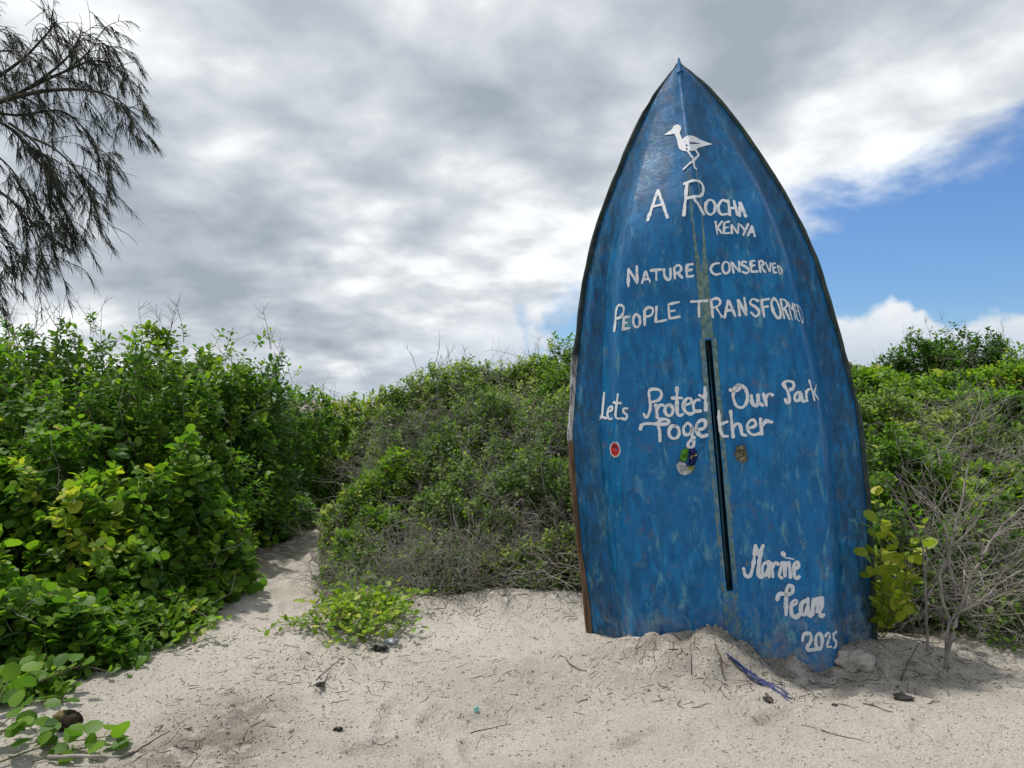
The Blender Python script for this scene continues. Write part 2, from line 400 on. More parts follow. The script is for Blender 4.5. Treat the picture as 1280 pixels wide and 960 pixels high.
M['teal'] = m_plain('teal_plastic', (.22, .55, .48), (.30, .62, .55), 10, .4)
M['pale_plastic'] = m_plain('pale_plastic', (.22, .24, .30), (.45, .47, .50), 24, .5)
M['wood'] = m_plain('weathered_wood', (.05, .035, .025), (.13, .09, .06), 10, .85)

# sand: pale coral sand, browner where leaf mould lies under the shrubs
m, t, b = mat('sand', .95, .12); M['sand'] = m
ob = t.node('ShaderNodeTexCoord').outputs['Object']
base = t.mix(t.mapr(t.noise(ob, 1.3, 6), .3, .7), (.57, .525, .46), (.69, .645, .58))
gr = t.noise(ob, 130, 3, .7); base = t.mix(t.mapr(gr, .35, .62), t.mix(1., base, (.70, .68, .66), 'MULTIPLY'), base)
sp = t.noise(ob, 260, 2, .6); base = t.mix(t.mapr(sp, .66, .74, 0., .4), base, (.13, .11, .09))
sp2 = t.noise(ob, 55, 4, .7); base = t.mix(t.math('MULTIPLY', t.mapr(sp2, .60, .70, 0., .75), t.mapr(attr(t, 'mould'), .1, .6)), base, (.17, .14, .115))
mould = t.math('MULTIPLY', attr(t, 'mould'), t.mapr(t.noise(ob, 7, 6, .65), .34, .55))
base = t.mix(mould, base, t.mix(t.noise(ob, 50, 4), (.06, .05, .038), (.22, .185, .14)))
t.l.new(base, b.inputs['Base Color'])
hh = t.math('ADD', t.math('MULTIPLY', t.noise(ob, 45, 5, .65), .7), t.math('MULTIPLY', t.noise(ob, 170, 4, .7), .45))
bump(t, b, hh, 1.0, .035)

M['crumb'] = m_plain('sand_crumb', (.42, .38, .32), (.60, .55, .48), 60, .95, .4, 150, .004, .1)
# hull paint: blue brushed over older coats, scuffed through in places
def m_hull(name, strip=False):
    m, t, b = mat(name, .42, .24)
    ob = t.node('ShaderNodeTexCoord').outputs['Object']; q = attr(t, 'q')
    brush = t.noise(t.vec(ob, (6, 2.0, 4)), 3, 7, .68, .3)
    c_ = t.mix(t.mapr(brush, .36, .64), (.001, .073, .20), (.003, .158, .38))
    big = t.noise(ob, 1.7, 4, .5); c_ = t.mix(t.mapr(big, .35, .65, 0., .55), c_, (.0015, .106, .29))
    n1 = t.noise(t.vec(ob, (1, 1, 1), (3, 1, 5)), 8, 7, .6, .4); c_ = t.mix(t.mapr(n1, .56, .68, 0., .5), c_, (.085, .105, .165))      # primer showing
    n2 = t.noise(t.vec(ob, (1, .7, 1), (8, 2, 1)), 12, 6, .62, .5); c_ = t.mix(t.mapr(n2, .58, .70, 0., .55), c_, (.06, .21, .31))       # chalky pale blue
    n3 = t.noise(t.vec(ob, (2.2, .8, 1), (1, 7, 2)), 7, 8, .68, .3); c_ = t.mix(t.mapr(n3, .635, .72, 0., .6), c_, (.17, .20, .16))    # old yellow-green coat
    n4 = t.noise(t.vec(ob, (4, .9, 2), (4, 4, 4)), 4, 8, .72, .4); c_ = t.mix(t.mapr(n4, .555, .68, 0., .7), c_, (.12, .30, .36))             # runs
    n5 = t.noise(ob, 70, 4, .7); c_ = t.mix(t.mapr(n5, .60, .70, 0., .6), c_, (.004, .022, .055))                                       # dirt specks
    ed = t.math('MULTIPLY', t.mapr(q, .55, 1.0), t.mapr(t.noise(t.vec(ob, (3, .8, 1)), 9, 7, .7), .36, .62, 0., .8))
    c_ = t.mix(ed, c_, (.012, .032, .045))                                                                                               # grime towards the gunwale
    upd = t.node('ShaderNodeSeparateXYZ', ins={0: ob}).outputs[1]
    c_ = t.mix(t.math('MULTIPLY', t.mapr(upd, 1.9, 3.6), t.mapr(t.noise(t.vec(ob, (2.5, .7, 1), (6, 3, 9)), 4, 8, .7, .4), .38, .62, .15, .75)), c_, (.004, .038, .085))      # sooty weathering on the bow
    n6 = t.noise(t.vec(ob, (1.6, .8, 1), (9, 9, 2)), 5, 9, .74, .5); c_ = t.mix(t.math('MULTIPLY', t.mapr(upd, 1.9, .5), t.mapr(n6, .54, .66, 0., .7)), c_, (.13, .31, .36))   # turquoise scuffs low down
    lowd = t.node('ShaderNodeSeparateXYZ', ins={0: ob}).outputs[1]
    c_ = t.mix(t.math('MULTIPLY', t.mapr(lowd, .45, .0), t.mapr(t.noise(ob, 11, 7, .7), .40, .68, 0., .6)), c_, (.30, .27, .23))    # sand dried on
    if strip:
        s1 = t.noise(t.vec(ob, (16, 3.0, 4), (2, 1, 0)), 4, 8, .7, .3); s2 = t.noise(t.vec(ob, (6, 4, 4)), 5, 7, .7)
        w_ = attr(t, 'wear')
        f = t.mapr(t.math('ADD', t.math('ADD', t.math('MULTIPLY', s1, .6), t.math('MULTIPLY', s2, .4)), t.math('MULTIPLY', w_, .20)), .575, .68)
        c2 = t.mix(t.mapr(t.noise(ob, 26, 6, .7), .35, .65), (.045, .115, .13), (.17, .225, .19))
        c2 = t.mix(t.mapr(t.noise(ob, 17, 5, .7), .62, .72), c2, (.16, .05, .035))
        c_ = t.mix(f, c_, c2)
    t.l.new(c_, b.inputs['Base Color'])
    rr = t.mapr(t.noise(ob, 6, 5), .3, .7, .30, .52, False); t.l.new(rr, b.inputs['Roughness'])
    h = t.math('ADD', t.math('MULTIPLY', t.noise(ob, 5, 4), 1.0), t.math('ADD', t.math('MULTIPLY', brush, .22), t.math('MULTIPLY', t.noise(ob, 60, 4), .10)))
    bump(t, b, h, .38, .02)
    return m
M['hull'] = m_hull('blue_hull_paint'); M['strip'] = m_hull('worn_keel_paint', True)
m, t, b = mat('white_brush_paint', .55, .35); M['white'] = m
ob = t.node('ShaderNodeTexCoord').outputs['Object']
t.l.new(t.mix(t.mapr(t.noise(t.vec(ob, (3, 1, 1)), 22, 7, .75), .52, .70, 0., .85), (.60, .62, .65), (.14, .30, .44)), b.inputs['Base Color'])
m, t, b = mat('rail_bare_wood', .85, .2); M['rail_left'] = m
ob = t.node('ShaderNodeTexCoord').outputs['Object']; sy = t.node('ShaderNodeSeparateXYZ', ins={0: ob}).outputs[1]
wd = t.mix(t.mapr(t.noise(t.vec(ob, (10, .8, 10)), 5, 7, .65), .3, .7), (.055, .035, .022), (.19, .12, .07))
pt = t.mix(t.mapr(t.noise(t.vec(ob, (6, 1.2, 6)), 7, 7, .7), .40, .56), (.10, .10, .10), (.46, .47, .48))
dk = t.mix(t.mapr(t.noise(ob, 9, 7, .7), .35, .65), (.012, .018, .02), (.035, .05, .05))
edge = t.math('ADD', sy, t.math('MULTIPLY', t.math('SUBTRACT', t.noise(ob, 9, 3), .5), .1))
c_ = t.mix(t.mapr(edge, 1.36, 1.40), wd, pt); c_ = t.mix(t.mapr(edge, 1.85, 2.0), c_, dk)
t.l.new(c_, b.inputs['Base Color']); bump(t, b, t.noise(t.vec(ob, (8, 1, 8)), 12, 6), .6, .01)
m, t, b = mat('rail_dark_paint', .7, .3); M['rail_right'] = m
ob = t.node('ShaderNodeTexCoord').outputs['Object']
c_ = t.mix(t.mapr(t.noise(t.vec(ob, (5, 1.2, 5)), 6, 7, .7), .36, .64), (.014, .03, .032), (.045, .07, .055))
c_ = t.mix(t.mapr(t.noise(ob, 15, 5, .7), .60, .72, 0., .7), c_, (.16, .13, .08)); t.l.new(c_, b.inputs['Base Color'])
bump(t, b, t.noise(ob, 18, 6), .5, .01)
for nm, c1 in (('red', (.50, .012, .018)), ('ringwhite', (.72, .72, .72)), ('green', (.10, .30, .02)), ('navy', (.012, .012, .13)), ('yellow', (.62, .48, .10)), ('foil', (.55, .58, .60)), ('olive', (.30, .30, .04))):
    M[nm] = m_plain(nm+'_film', c1, tuple(x*.65 for x in c1), 50, .3, .5, 90, .004, .5)
M['plug'] = m_plain('fibre_plug', (.02, .018, .014), (.34, .30, .20), 85, .9, .9, 120, .008)
M['case'] = m_plain('slot_paint', (.004, .05, .10), (.010, .12, .20), 8, .22, .2, spec=.6)

# ------------------------------------------------------------------ the ground: one sheet of sand
def pathx(y): return -1.78 - (np.clip(y, 3, 14)-6)*0.235
def hill(x, y):
    y0 = np.interp(x, [-3, -1.8, -.8, .3, 1.2, 1.9, 2.3, 3, 5, 9], [9, 6.9, 6.15, 6.1, 6.3, 5.7, 5.05, 4.8, 4.5, 4.3])
    A = np.interp(x, [-3.5, -2.6, -1.9, .5, 3, 8, 30], [.35, .6, 1.05, 1.65, 1.30, 1.35, 1.4])
    g = A*sstep(y-y0, -.1, 5.6)*sstep(x-(pathx(y)+.42), 0, 1.4)
    l = .95*sstep((pathx(y)-.35)-x, 0, 3.0)*sstep(y, 4.2, 9.5)
    far = sstep(y, 11.5, 15)*1.0
    return np.maximum(np.maximum(g, l), far)
def HB(x, y):                                        # without the fine crumbs
    x = np.asarray(x, float); y = np.asarray(y, float)
    p = np.stack([x, y], -1)
    z = hill(x, y) + .10*fbm(p*.55, 3, 3)*sstep(y, 1, 4) + .035*fbm(p*2.2, 9, 3)
    z = z + .10*np.exp(-((x+.1)/1.3)**2 - ((y-5.9)/.45)**2)                                 # low bank before the scrub
    z = z + .085*np.exp(-((x-1.15)/.95)**4 - ((y-4.58)/.5)**2)
    d1 = ((x-1.06)/.32)**2 + ((y-4.44)/.26)**2
    z = z + .12*np.exp(-d1**2)*(1+.4*fbm(p*4, 19, 3))                                                             # sand heaped against the hull
    z = z + .10*np.exp(-((x-.72)/.28)**2 - ((y-4.62)/.22)**2)
    z = z + (.11*fbm(p*6, 27, 4)-.05*np.maximum(fbm(p*11, 47, 3), 0))*np.exp(-((x-1.25)/.85)**2 - ((y-4.5)/.3)**2)
    z = z - .075*np.exp(-((x-1.72)/.32)**2 - ((y-4.3)/.3)**2)
    z = z + .09*np.exp(-((x-2.45)/.35)**2 - ((y-4.75)/.3)**2)
    z = z - .05*np.exp(-((x-pathx(y))/.28)**2)*sstep(y, 5, 6.5)*(1-sstep(y, 10, 12))
    return z
FEET = []
for k in range(26):
    yy = 3.3 + k*.26; s = 1 if k % 2 else -1
    xx = float(pathx(yy)) + (1.1*(6-yy)*.32 if yy < 6 else 0) + s*.13 + random.uniform(-.12, .12)
    FEET.append((xx, yy, random.uniform(-.25, .35)))
for k in range(14): FEET.append((random.uniform(-1.6, 2.2), random.uniform(3.1, 4.3), random.uniform(-1.4, 1.4)))
def H(x, y):
    x = np.asarray(x, float); y = np.asarray(y, float); p = np.stack([x, y], -1)
    z = HB(x, y); near = 1-sstep(np.hypot(x, y-4), 5, 9)
    z = z + near*(.022*fbm(p*5.5, 21, 3) + .016*fbm(p*15, 31, 3))
    for fx, fy, an in FEET:
        dx = x-fx; dy = y-fy; u = dx*np.cos(an)-dy*np.sin(an); v = dx*np.sin(an)+dy*np.cos(an); d = (u/.055)**2+(v/.13)**2
        z = z - .032*np.exp(-d**2) + .012*np.exp(-((np.sqrt(d)-1.45)/.35)**2)
    return z
def axis(a, b, step, far_lo, far_hi):
    mid = np.arange(a, b+1e-6, step); hi = [b]; lo = [a]; s = step
    while hi[-1] < far_hi: s *= 1.16; hi.append(hi[-1]+s)
    s = step
    while lo[-1] > far_lo: s *= 1.16; lo.append(lo[-1]-s)
    return np.concatenate([np.array(lo[1:])[::-1], mid, np.array(hi[1:])])
gx = axis(-3.4, 3.6, .021, -900, 900); gy = axis(2.9, 6.6, .021, -900, 900)
GX, GY = np.meshgrid(gx, gy); GZ = H(GX, GY)
veg = np.maximum(sstep(hill(GX, GY), .03, .30), 0)
veg = np.maximum(veg, .55*np.exp(-((GX-1.5)/1.3)**2 - ((GY-4.45)/.4)**2))
veg = np.maximum(veg, .75*np.exp(-((GX+1.45)/.33)**2 - ((GY-3.55)/.5)**2))
veg = np.maximum(veg, sstep(-GX, 1.9, 2.6)*sstep(GY, 4.4, 5.4)*.9)
ny, nx = GX.shape; idx = np.arange(ny*nx).reshape(ny, nx)
quads = np.stack([idx[:-1, :-1], idx[:-1, 1:], idx[1:, 1:], idx[1:, :-1]], -1).reshape(-1, 4)
me = raw_mesh('sand_ground', np.stack([GX, GY, GZ], -1).reshape(-1, 3), quads.ravel(), np.full(len(quads), 4), True, {'mould': veg.ravel()})
g = link('sand_ground', me, M['sand']); tag(g, 'pale coral sand with a trodden path between the shrubs', None, None, 'structure')

# ------------------------------------------------------------------ the boat standing on its stern
BM = Matrix(((BR[0], BA[0], BN[0], BO[0]), (BR[1], BA[1], BN[1], BO[1]), (BR[2], BA[2], BN[2], BO[2]), (0, 0, 0, 1)))
boat = empty('upturned_boat', (0, 0, 0), 'blue painted boat hull stood upright in the sand, covered in white hand lettering', 'boat')
boat.matrix_world = BM
RS, SL0, SL1 = .0195, .417, 1.948
def surf(r, a, off=0.0):
    r = np.asarray(r, float); a = np.asarray(a, float); d = hdepth(r, a); e_ = .004
    dr = (hdepth(r+e_, a)-hdepth(r-e_, a))/(2*e_); da = (hdepth(r, a+e_)-hdepth(r, a-e_))/(2*e_)
    n = norm(np.stack([-dr, -da, np.ones_like(d)], -1)); return np.stack([r, a, d], -1) + n*np.asarray(off)[..., None]
def dent(r, a): return .006*fbm(np.stack([r*2.2, a*1.5], -1), 55, 2)
rows = np.concatenate([np.linspace(-.45, SL0, 26)[:-1], np.linspace(SL0, SL1, 60)[:-1], np.linspace(SL1, TIP-.25, 60)[:-1], TIP-.25*(1-np.linspace(0, 1, 26))**1.0])
uu = np.linspace(0, 1, 46)[1:]
V = []; Q = []
for a in rows:
    wd_ = float(halfw(a)); rs = min(RS, wd_*.2)
    rr = rs + (wd_-rs)*uu; r = np.concatenate([-rr[::-1], [-rs, 0, rs], rr])
    V.append(surf(r, np.full_like(r, a), 0.0)); Q.append(np.abs(r)/wd_)
V = np.array(V); Q = np.array(Q); nr, nc, _ = V.shape; mid = nc//2; ids = np.arange(nr*nc).reshape(nr, nc)
F = []
for i in range(nr-1):
    for j in range(nc-1):
        if j in (mid-1, mid) and SL0-1e-6 <= rows[i] and rows[i+1] <= SL1+1e-6: continue
        F.append((ids[i, j], ids[i, j+1], ids[i+1, j+1], ids[i+1, j]))
me = py_mesh('hull', V.reshape(-1, 3), F, True, {'q': Q.ravel()})
hull_o = link('hull', me, M['hull'], boat)
md = hull_o.modifiers.new('shell', 'SOLIDIFY'); md.thickness = .012; md.offset = -1
# the centreboard slot: a narrow case set back into the hull
a_ = np.linspace(SL0, SL1, 40); CB = []; F = []
for k, a in enumerate(a_):
    d = float(hdepth(RS, a))-.003; x = RS+.0005
    CB += [(-x, a, d), (-x*.9, a, d-.25), (x*.9, a, d-.25), (x, a, d)]
for k in range(len(a_)-1):
    for s in range(3): i = k*4+s; F.append((i, i+1, i+5, i+4))
F += [(0, 3, 2, 1), tuple(len(CB)-4+i for i in (0, 1, 2, 3))]
sc_ = link('slot_case', py_mesh('slot_case', CB, F, False), M['case'], boat); sc_['label'] = 'narrow dark slot cut along the keel'
# centreboard edge just showing inside the slot
V = []; F = []
for k, a in enumerate(np.linspace(SL0+.06, SL1-.05, 30)):
    d = float(hdepth(0, a)) - .075 + .03*math.sin(k/29*3.1); x0 = -.004 + .006*k/29; hw = .0085*min(1, .35+k/5, (29-k)/8+.3)
    V += [(x0-hw, a, d-.12), (x0-hw, a, d-.006), (x0, a, d), (x0+hw, a, d-.006), (x0+hw, a, d-.12)]
    if k:
        for s in range(4): i = (k-1)*5+s; F.append((i, i+1, i+6, i+5))
link('centreboard', py_mesh('centreboard', V, F, True), M['case'], boat)
# keel strip, worn through to old paint
def strip(name, half_in, half_out, a0, a1, n, th, wear):
    aa = np.linspace(a0, a1, n); V = []; F = []; Wr = []; Qq = []
    for k, a in enumerate(aa):
        ho = half_out(a) if callable(half_out) else half_out; wob = .004*float(vnoise(np.array([[a*14, half_in*9+.3]]), 4)[0])
        c0 = half_in; c1 = ho+wob
        rs = np.array([c0, c0+.0005, c1-.004, c1]) if half_in != 0 else np.array([-c1, -c1+.004, c1-.004, c1])
        if half_in < 0: rs = -np.array([-c0, -c0+.0005, c1-.004, c1])[::-1]
        off = np.array([-.004, th, th, -.004]); P_ = surf(rs, np.full(4, a), off); V += list(P_); Wr += [wear(a)]*4; Qq += [0]*4
        if k:
            for s in range(3): i = (k-1)*4+s; F.append((i, i+1, i+5, i+4))
    o = link(name, py_mesh(name, V, F, False, {'wear': Wr, 'q': Qq}), M['strip'], boat); return o
wr = lambda a: float(.62+.38*sstep(a, SL1-.5, SL1)-.5*sstep(a, 2.9, 3.25))
strip('keel_strip', 0, lambda a: .036-.016*float(sstep(a, 2.7, 3.6)), SL1+.012, 3.2, 70, .0028, wr)
strip('keel_strip', RS+.001, .050, SL0-.0, SL1+.011, 70, .0028, lambda a: .75+.25*float(sstep(a, 1.3, 1.9)))
strip('keel_strip', -(RS+.001), .050, SL0-.0, SL1+.011, 70, .0028, lambda a: .70+.3*float(sstep(a, 1.3, 1.9)))
strip('keel_strip', 0, .047, -.2, SL0-.006, 30, .003, lambda a: .55)
# stem head cap
def rail(name, side, mt):
    aa = np.concatenate([np.linspace(-.45, TIP-.35, 70), np.linspace(TIP-.35, TIP+.004, 24)[1:]]); V = []; F = []
    hw = np.array([float(halfw(a)) for a in aa])
    for k, a in enumerate(aa):
        wv = 1+.35*float(fbm(np.array([[a*3.1, side*5.]]), 8, 3)[0]); x = hw[k]; tp = float(sstep(TIP-a, -.05, .4)); wd_ = (.010+(.022 if side < 0 else .012)*tp)*wv
        d0 = float(hdepth(x, a))
        chip = .010*max(0, float(fbm(np.array([[a*7, side*3.]]), 18, 3)[0]))
        sec = [(x-.010, d0+.012), (x+wd_*.5, d0+.018*tp), (x+wd_-chip, d0+.004), (x+wd_-chip, d0-.045), (x-.008, d0-.05), (x-.010, d0-.01)]
        V += [(side*p, a, q) for p, q in sec]
        if k:
            for s in range(6):
                i = (k-1)*6; j = i+6; s2 = (s+1) % 6; F.append((i+s, i+s2, j+s2, j+s) if side > 0 else (i+s, j+s, j+s2, i+s2))
    n = len(V); F += [tuple(range(6)), tuple(range(n-6, n))]
    o = link(name, py_mesh(name, V, F, False), mt, boat); md = o.modifiers.new('b', 'BEVEL'); md.width = .005; md.segments = 2; md.limit_method = 'ANGLE'; return o
rail('gunwale_rail', -1, M['rail_left'])['label'] = 'gunwale of bare brown wood below flaking grey paint'
rail('gunwale_rail', 1, M['rail_right'])['label'] = 'gunwale in dark grimy paint'
V = []; F = []
for k, s in enumerate(np.linspace(0, 1, 8)):
    a = TIP-.10+.112*s; wv = (.020*(1-s)+.006); d = float(hdepth(0, min(a, TIP)))
    V += [(-wv, a, d-.01), (0, a, d+.005*(1-s*.6)), (wv, a, d-.01), (0, a, d-.05)]
    if k:
        for j in range(4): i = (k-1)*4; F.append((i+j, i+(j+1) % 4, i+4+(j+1) % 4, i+4+j))
F += [(0, 1, 2, 3), tuple(len(V)-4+i for i in range(4))]
link('stem_cap', py_mesh('stem_cap', V, F, False, {'q': [.4]*len(V)}), M['hull'], boat)

# lettering, brushed on by hand: every word a part
def cat_rom(p, n):
    p = np.array(p, float); q = np.concatenate([[2*p[0]-p[1]], p, [2*p[-1]-p[-2]]]); out = []
    for i in range(1, len(q)-2):
        for t_ in np.linspace(0, 1, n, endpoint=False):
            a, b_, c2, d = q[i-1:i+3]
            out.append(.5*((2*b_)+(-a+c2)*t_+(2*a-5*b_+4*c2-d)*t_**2+(-a+3*b_-3*c2+d)*t_**3))
    return np.array(out+[p[-1]])
def resample(p, step):
    d = np.concatenate([[0], np.cumsum(np.linalg.norm(np.diff(p, axis=0), axis=1))]); n = max(2, int(d[-1]/step)+1)
    s = np.linspace(0, d[-1], n); return np.stack([np.interp(s, d, p[:, 0]), np.interp(s, d, p[:, 1])], -1)
def brush_stroke(V, F, pts, width, off, seed):
    p = resample(pts, .006); n = len(p); T = np.gradient(p, axis=0); T = norm(T); Nn = np.stack([-T[:, 1], T[:, 0]], -1)
    wv = width/2*(1 + .62*fbm(np.stack([np.arange(n)*.16, np.full(n, seed*1.7)], -1), 77, 3)); wl = wv*(1+.45*(vnoise(np.stack([np.arange(n)*.5, np.full(n, seed+.5)], -1), 5)-.5)); wr_ = wv*(1+.45*(vnoise(np.stack([np.arange(n)*.5, np.full(n, seed+9.5)], -1), 6)-.5))
    L = p+Nn*wl[:, None]; Rr = p-Nn*wr_[:, None]
    ringa = [p[0]+(-T[0]*math.sin(t_)+Nn[0]*math.cos(t_))*wv[0]*.95 for t_ in np.linspace(0, math.pi, 7)[1:-1]]
    ringb = [p[-1]+(T[-1]*math.sin(t_)+Nn[-1]*math.cos(t_))*wv[-1]*.95 for t_ in np.linspace(0, math.pi, 7)[1:-1]]
    allp = np.concatenate([L, Rr, ringa, ringb]); i0 = len(V)
    V.extend(surf(allp[:, 0], allp[:, 1], np.full(len(allp), off)).tolist())
    gap = lambda k: (abs(p[k, 0]) < RS+.001 and SL0 < p[k, 1] < SL1)
    for k in range(n-1):
        if gap(k) or gap(k+1): continue
        F.append((i0+k, i0+n+k, i0+n+k+1, i0+k+1))
    F.append((i0,)+tuple(i0+2*n+j for j in range(5))+(i0+n,)); F.append((i0+2*n-1,)+tuple(i0+2*n+5+j for j in range(5))[::-1]+(i0+n-1,))
seed = 0
for word, strokes in STROKES:
    if word == 'bird_legs': continue
    V = []; F = []
    for kind, mm, pts in strokes:
        p = np.array(pts, float).reshape(-1, 2)/1000; seed += 1
        if kind == 'c': p = cat_rom(p, 8)
        hi = .0042 if (np.abs(p[:, 0]) < .062).any() else .0022
        brush_stroke(V, F, p, mm/1000, hi + .0003*(seed % 5), seed)
    o = link('painted_word', py_mesh('painted_word', V, F, False), M['white'], boat); o['label'] = {'A': 'single white letter A below the bird', 'ROCHA': 'large white painted name below the bird', 'ther': 'white painted letters ther right of the slot', 'Together': 'white painted letters Toge left of the slot'}.get(word, 'white brush-painted word reading %s' % word)
def flat_poly(V, F, pts, off):
    p = resample(np.concatenate([np.array(pts, float).reshape(-1, 2)/1000, [np.array(pts[:2])/1000]]), .008)[:-1]
    i0 = len(V); V.extend(surf(p[:, 0], p[:, 1], np.full(len(p), off)).tolist()); F.append(tuple(range(i0, i0+len(p))))
def fill_poly(pts, off, name, mt, parent, jit=0.0, raise_=0.0):
    p = resample(np.concatenate([np.array(pts, float).reshape(-1, 2)/1000, [np.array(pts[:2], float)/1000]]), .007)[:-1]
    bm = bmesh.new(); vs = [bm.verts.new((x, y, 0)) for x, y in p]; bm.faces.new(vs)
    bmesh.ops.triangulate(bm, faces=bm.faces[:])
    for _ in range(3):
        ed_ = [e2 for e2 in bm.edges if e2.calc_length() > .012]
        if ed_: bmesh.ops.subdivide_edges(bm, edges=ed_, cuts=1); bmesh.ops.triangulate(bm, faces=bm.faces[:])
    bnd = {v for e2 in bm.edges if e2.is_boundary for v in e2.verts}
    P_ = np.array([v.co[:2] for v in bm.verts]); offs = np.full(len(P_), off) + np.array([0 if v in bnd else raise_ for v in bm.verts]) + jit*np.random.default_rng(len(P_)).random(len(P_))
    Wp = surf(P_[:, 0], P_[:, 1], offs)
    for v, q_ in zip(bm.verts, Wp): v.co = q_
    bmesh.ops.recalc_face_normals(bm, faces=bm.faces[:]); me = bpy.data.meshes.new(name); bm.to_mesh(me); bm.free()
    return link(name, me, mt, parent)
bird = fill_poly(POLYS['bird'], .0042, 'painted_bird', M['white'], boat); bird['label'] = 'white silhouette of a wading bird'
V = []; F = []
for kind, mm, pts in dict(STROKES)['bird_legs']:
    seed += 1; brush_stroke(V, F, np.array(pts, float).reshape(-1, 2)/1000, mm/1000, .0046+.0003*(seed % 4), seed)
link('bird_legs', py_mesh('bird_legs', V, F, False), M['white'], bird)
for k, mk in enumerate(POLYS['bird_marks']): fill_poly(mk, .0058, 'bird_mark', M['navy'], bird)
# sticker, wrapper and fibre plug fixed to the hull
sx, sy_ = np.array(POLYS['sticker'])/1000
def disc(name, rx, ry, off, mt, parent, th=.003):
    an = np.linspace(0, 2*np.pi, 40, endpoint=False); p1 = surf(sx+rx*np.cos(an), sy_+ry*np.sin(an), np.full(40, off)); p0 = surf(sx+rx*np.cos(an), sy_+ry*np.sin(an), np.full(40, off-th))
    return link(name, py_mesh(name, np.concatenate([p1, p0]), [tuple(range(40))]+[(k, 40+k, 40+(k+1) % 40, (k+1) % 40) for k in range(40)], False), mt, parent)
st = disc('round_sticker', .036, .050, .004, M['ringwhite'], boat); st['label'] = 'round red sticker with a white rim'
disc('red_face', .028, .040, .0058, M['red'], st, .001)
V = []; F = []; seed += 1
for q_ in ((-14, 22, -2, 8, 12, 20), (-18, -14, 0, -18, 16, -12)):
    p = np.array(q_, float).reshape(-1, 2)/1000 + np.array([sx, sy_]); brush_stroke(V, F, p, .006, .0075, seed); seed += 1
link('sticker_print', py_mesh('sticker_print', V, F, False), M['black'], st)
wrp = None
for nm, pts in POLYS['wrap']:
    mt = M[{'white': 'foil'}.get(nm, nm)]
    o = fill_poly(pts, .006 if nm != 'yellow' else .022, 'crumpled_wrapper' if wrp is None else 'wrapper_fold', mt, boat if wrp is None else wrp, .014, .012)
    if wrp is None: wrp = o; o['label'] = 'crumpled green, navy and silver wrapper stuck in a hole'
pg = fill_poly(POLYS['plug'], .004, 'fibre_plug', M['plug'], boat, .012, .008); pg['label'] = 'dark fibre plug in a hole of the hull'

# ------------------------------------------------------------------ leaves and shoots
def leaf_t(w_, fold, curl):
    m_ = [(0, 0, 0), (0, .34, .015), (0, .70, .01), (0, 1, -curl)]
    l_ = [(-.60*w_, .10, fold*.7), (-w_, .46, fold), (-.72*w_, .84, fold*.5-curl*.5)]
    V = np.array(m_+l_+[(-x, y, z) for x, y, z in l_]); F = [(0, 1, 5, 4), (1, 2, 6, 5), (2, 3, 6), (1, 0, 7, 8), (2, 1, 8, 9), (3, 2, 9)]
    return V, F
LT = {'round': leaf_t(.47, .09, .06), 'ovate': leaf_t(.33, .08, .10), 'slim': leaf_t(.2, .05, .12),
      'small': (np.array([(0, 0, 0), (-.30, .52, .07), (0, .52, 0), (.30, .52, .07), (0, 1, -.08)]), [(0, 2, 1), (1, 2, 4), (0, 3, 2), (2, 3, 4)])}
def frames(yd, nm):
    yd = norm(yd); nm = norm(nm - yd*np.sum(nm*yd, -1, keepdims=True)); xd = np.cross(yd, nm); return xd, yd, nm
def leaf_mesh(name, L, kind):
    T, F = LT[kind]; p, yd, nm, s, rn = L; X_, Y_, Z_ = frames(yd, nm); k = len(T); n = len(p)
    V = p[:, None] + s[:, None, None]*(T[None, :, :1]*X_[:, None] + T[None, :, 1:2]*Y_[:, None] + T[None, :, 2:]*Z_[:, None])
    fl = np.array([i for f in F for i in f]); ft = np.array([len(f) for f in F])
    return raw_mesh(name, V.reshape(-1, 3), (fl[None]+(np.arange(n)*k)[:, None]).ravel(), np.tile(ft, n), True, {'rnd': np.repeat(np.clip(rn, 0, 1), k)})
def on_shoots(P, D, m_, length, size, rg, tone, whorl=.9, spread=.35):
    n = len(P); D = norm(D); ref = np.where(np.abs(D[:, 2:]) > .9, np.array([1., 0, 0]), np.array([0, 0, 1.])); A = norm(np.cross(D, ref)); B = np.cross(D, A)
    k = np.arange(m_)[None]; ph = k*2.4 + rg.random((n, 1))*6.28 + rg.normal(0, .25, (n, m_)); f = (k+rg.random((n, m_))*.6)/m_
    rad = A[:, None]*np.cos(ph)[..., None] + B[:, None]*np.sin(ph)[..., None]
    ln = (length*(.7+.6*rg.random(n)))[:, None]
    p = P[:, None] - D[:, None]*((1-f)*ln)[..., None] + rad*.012
    yd = rad*whorl + D[:, None]*(.25+.75*f)[..., None] + rg.normal(0, spread, (n, m_, 3)); yd[..., 2] -= .18
    nm = D[:, None]*.75 + np.array([0, 0, .75]) - rad*.35 + rg.normal(0, spread, (n, m_, 3))
    s = size*(.55+.75*rg.random((n, m_)))*(.75+.45*rg.random((n, 1)))*(1.12-.30*f)
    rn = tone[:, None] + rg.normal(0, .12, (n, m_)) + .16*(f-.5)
    sh = lambda a: a.reshape((n*m_,)+a.shape[2:])
    return [sh(p), sh(yd), sh(nm), sh(s), sh(rn)], np.stack([P-D*ln*1.5+rg.normal(0, .03, (n, 3)), P-D*ln*.7, P-D*.02], 1)
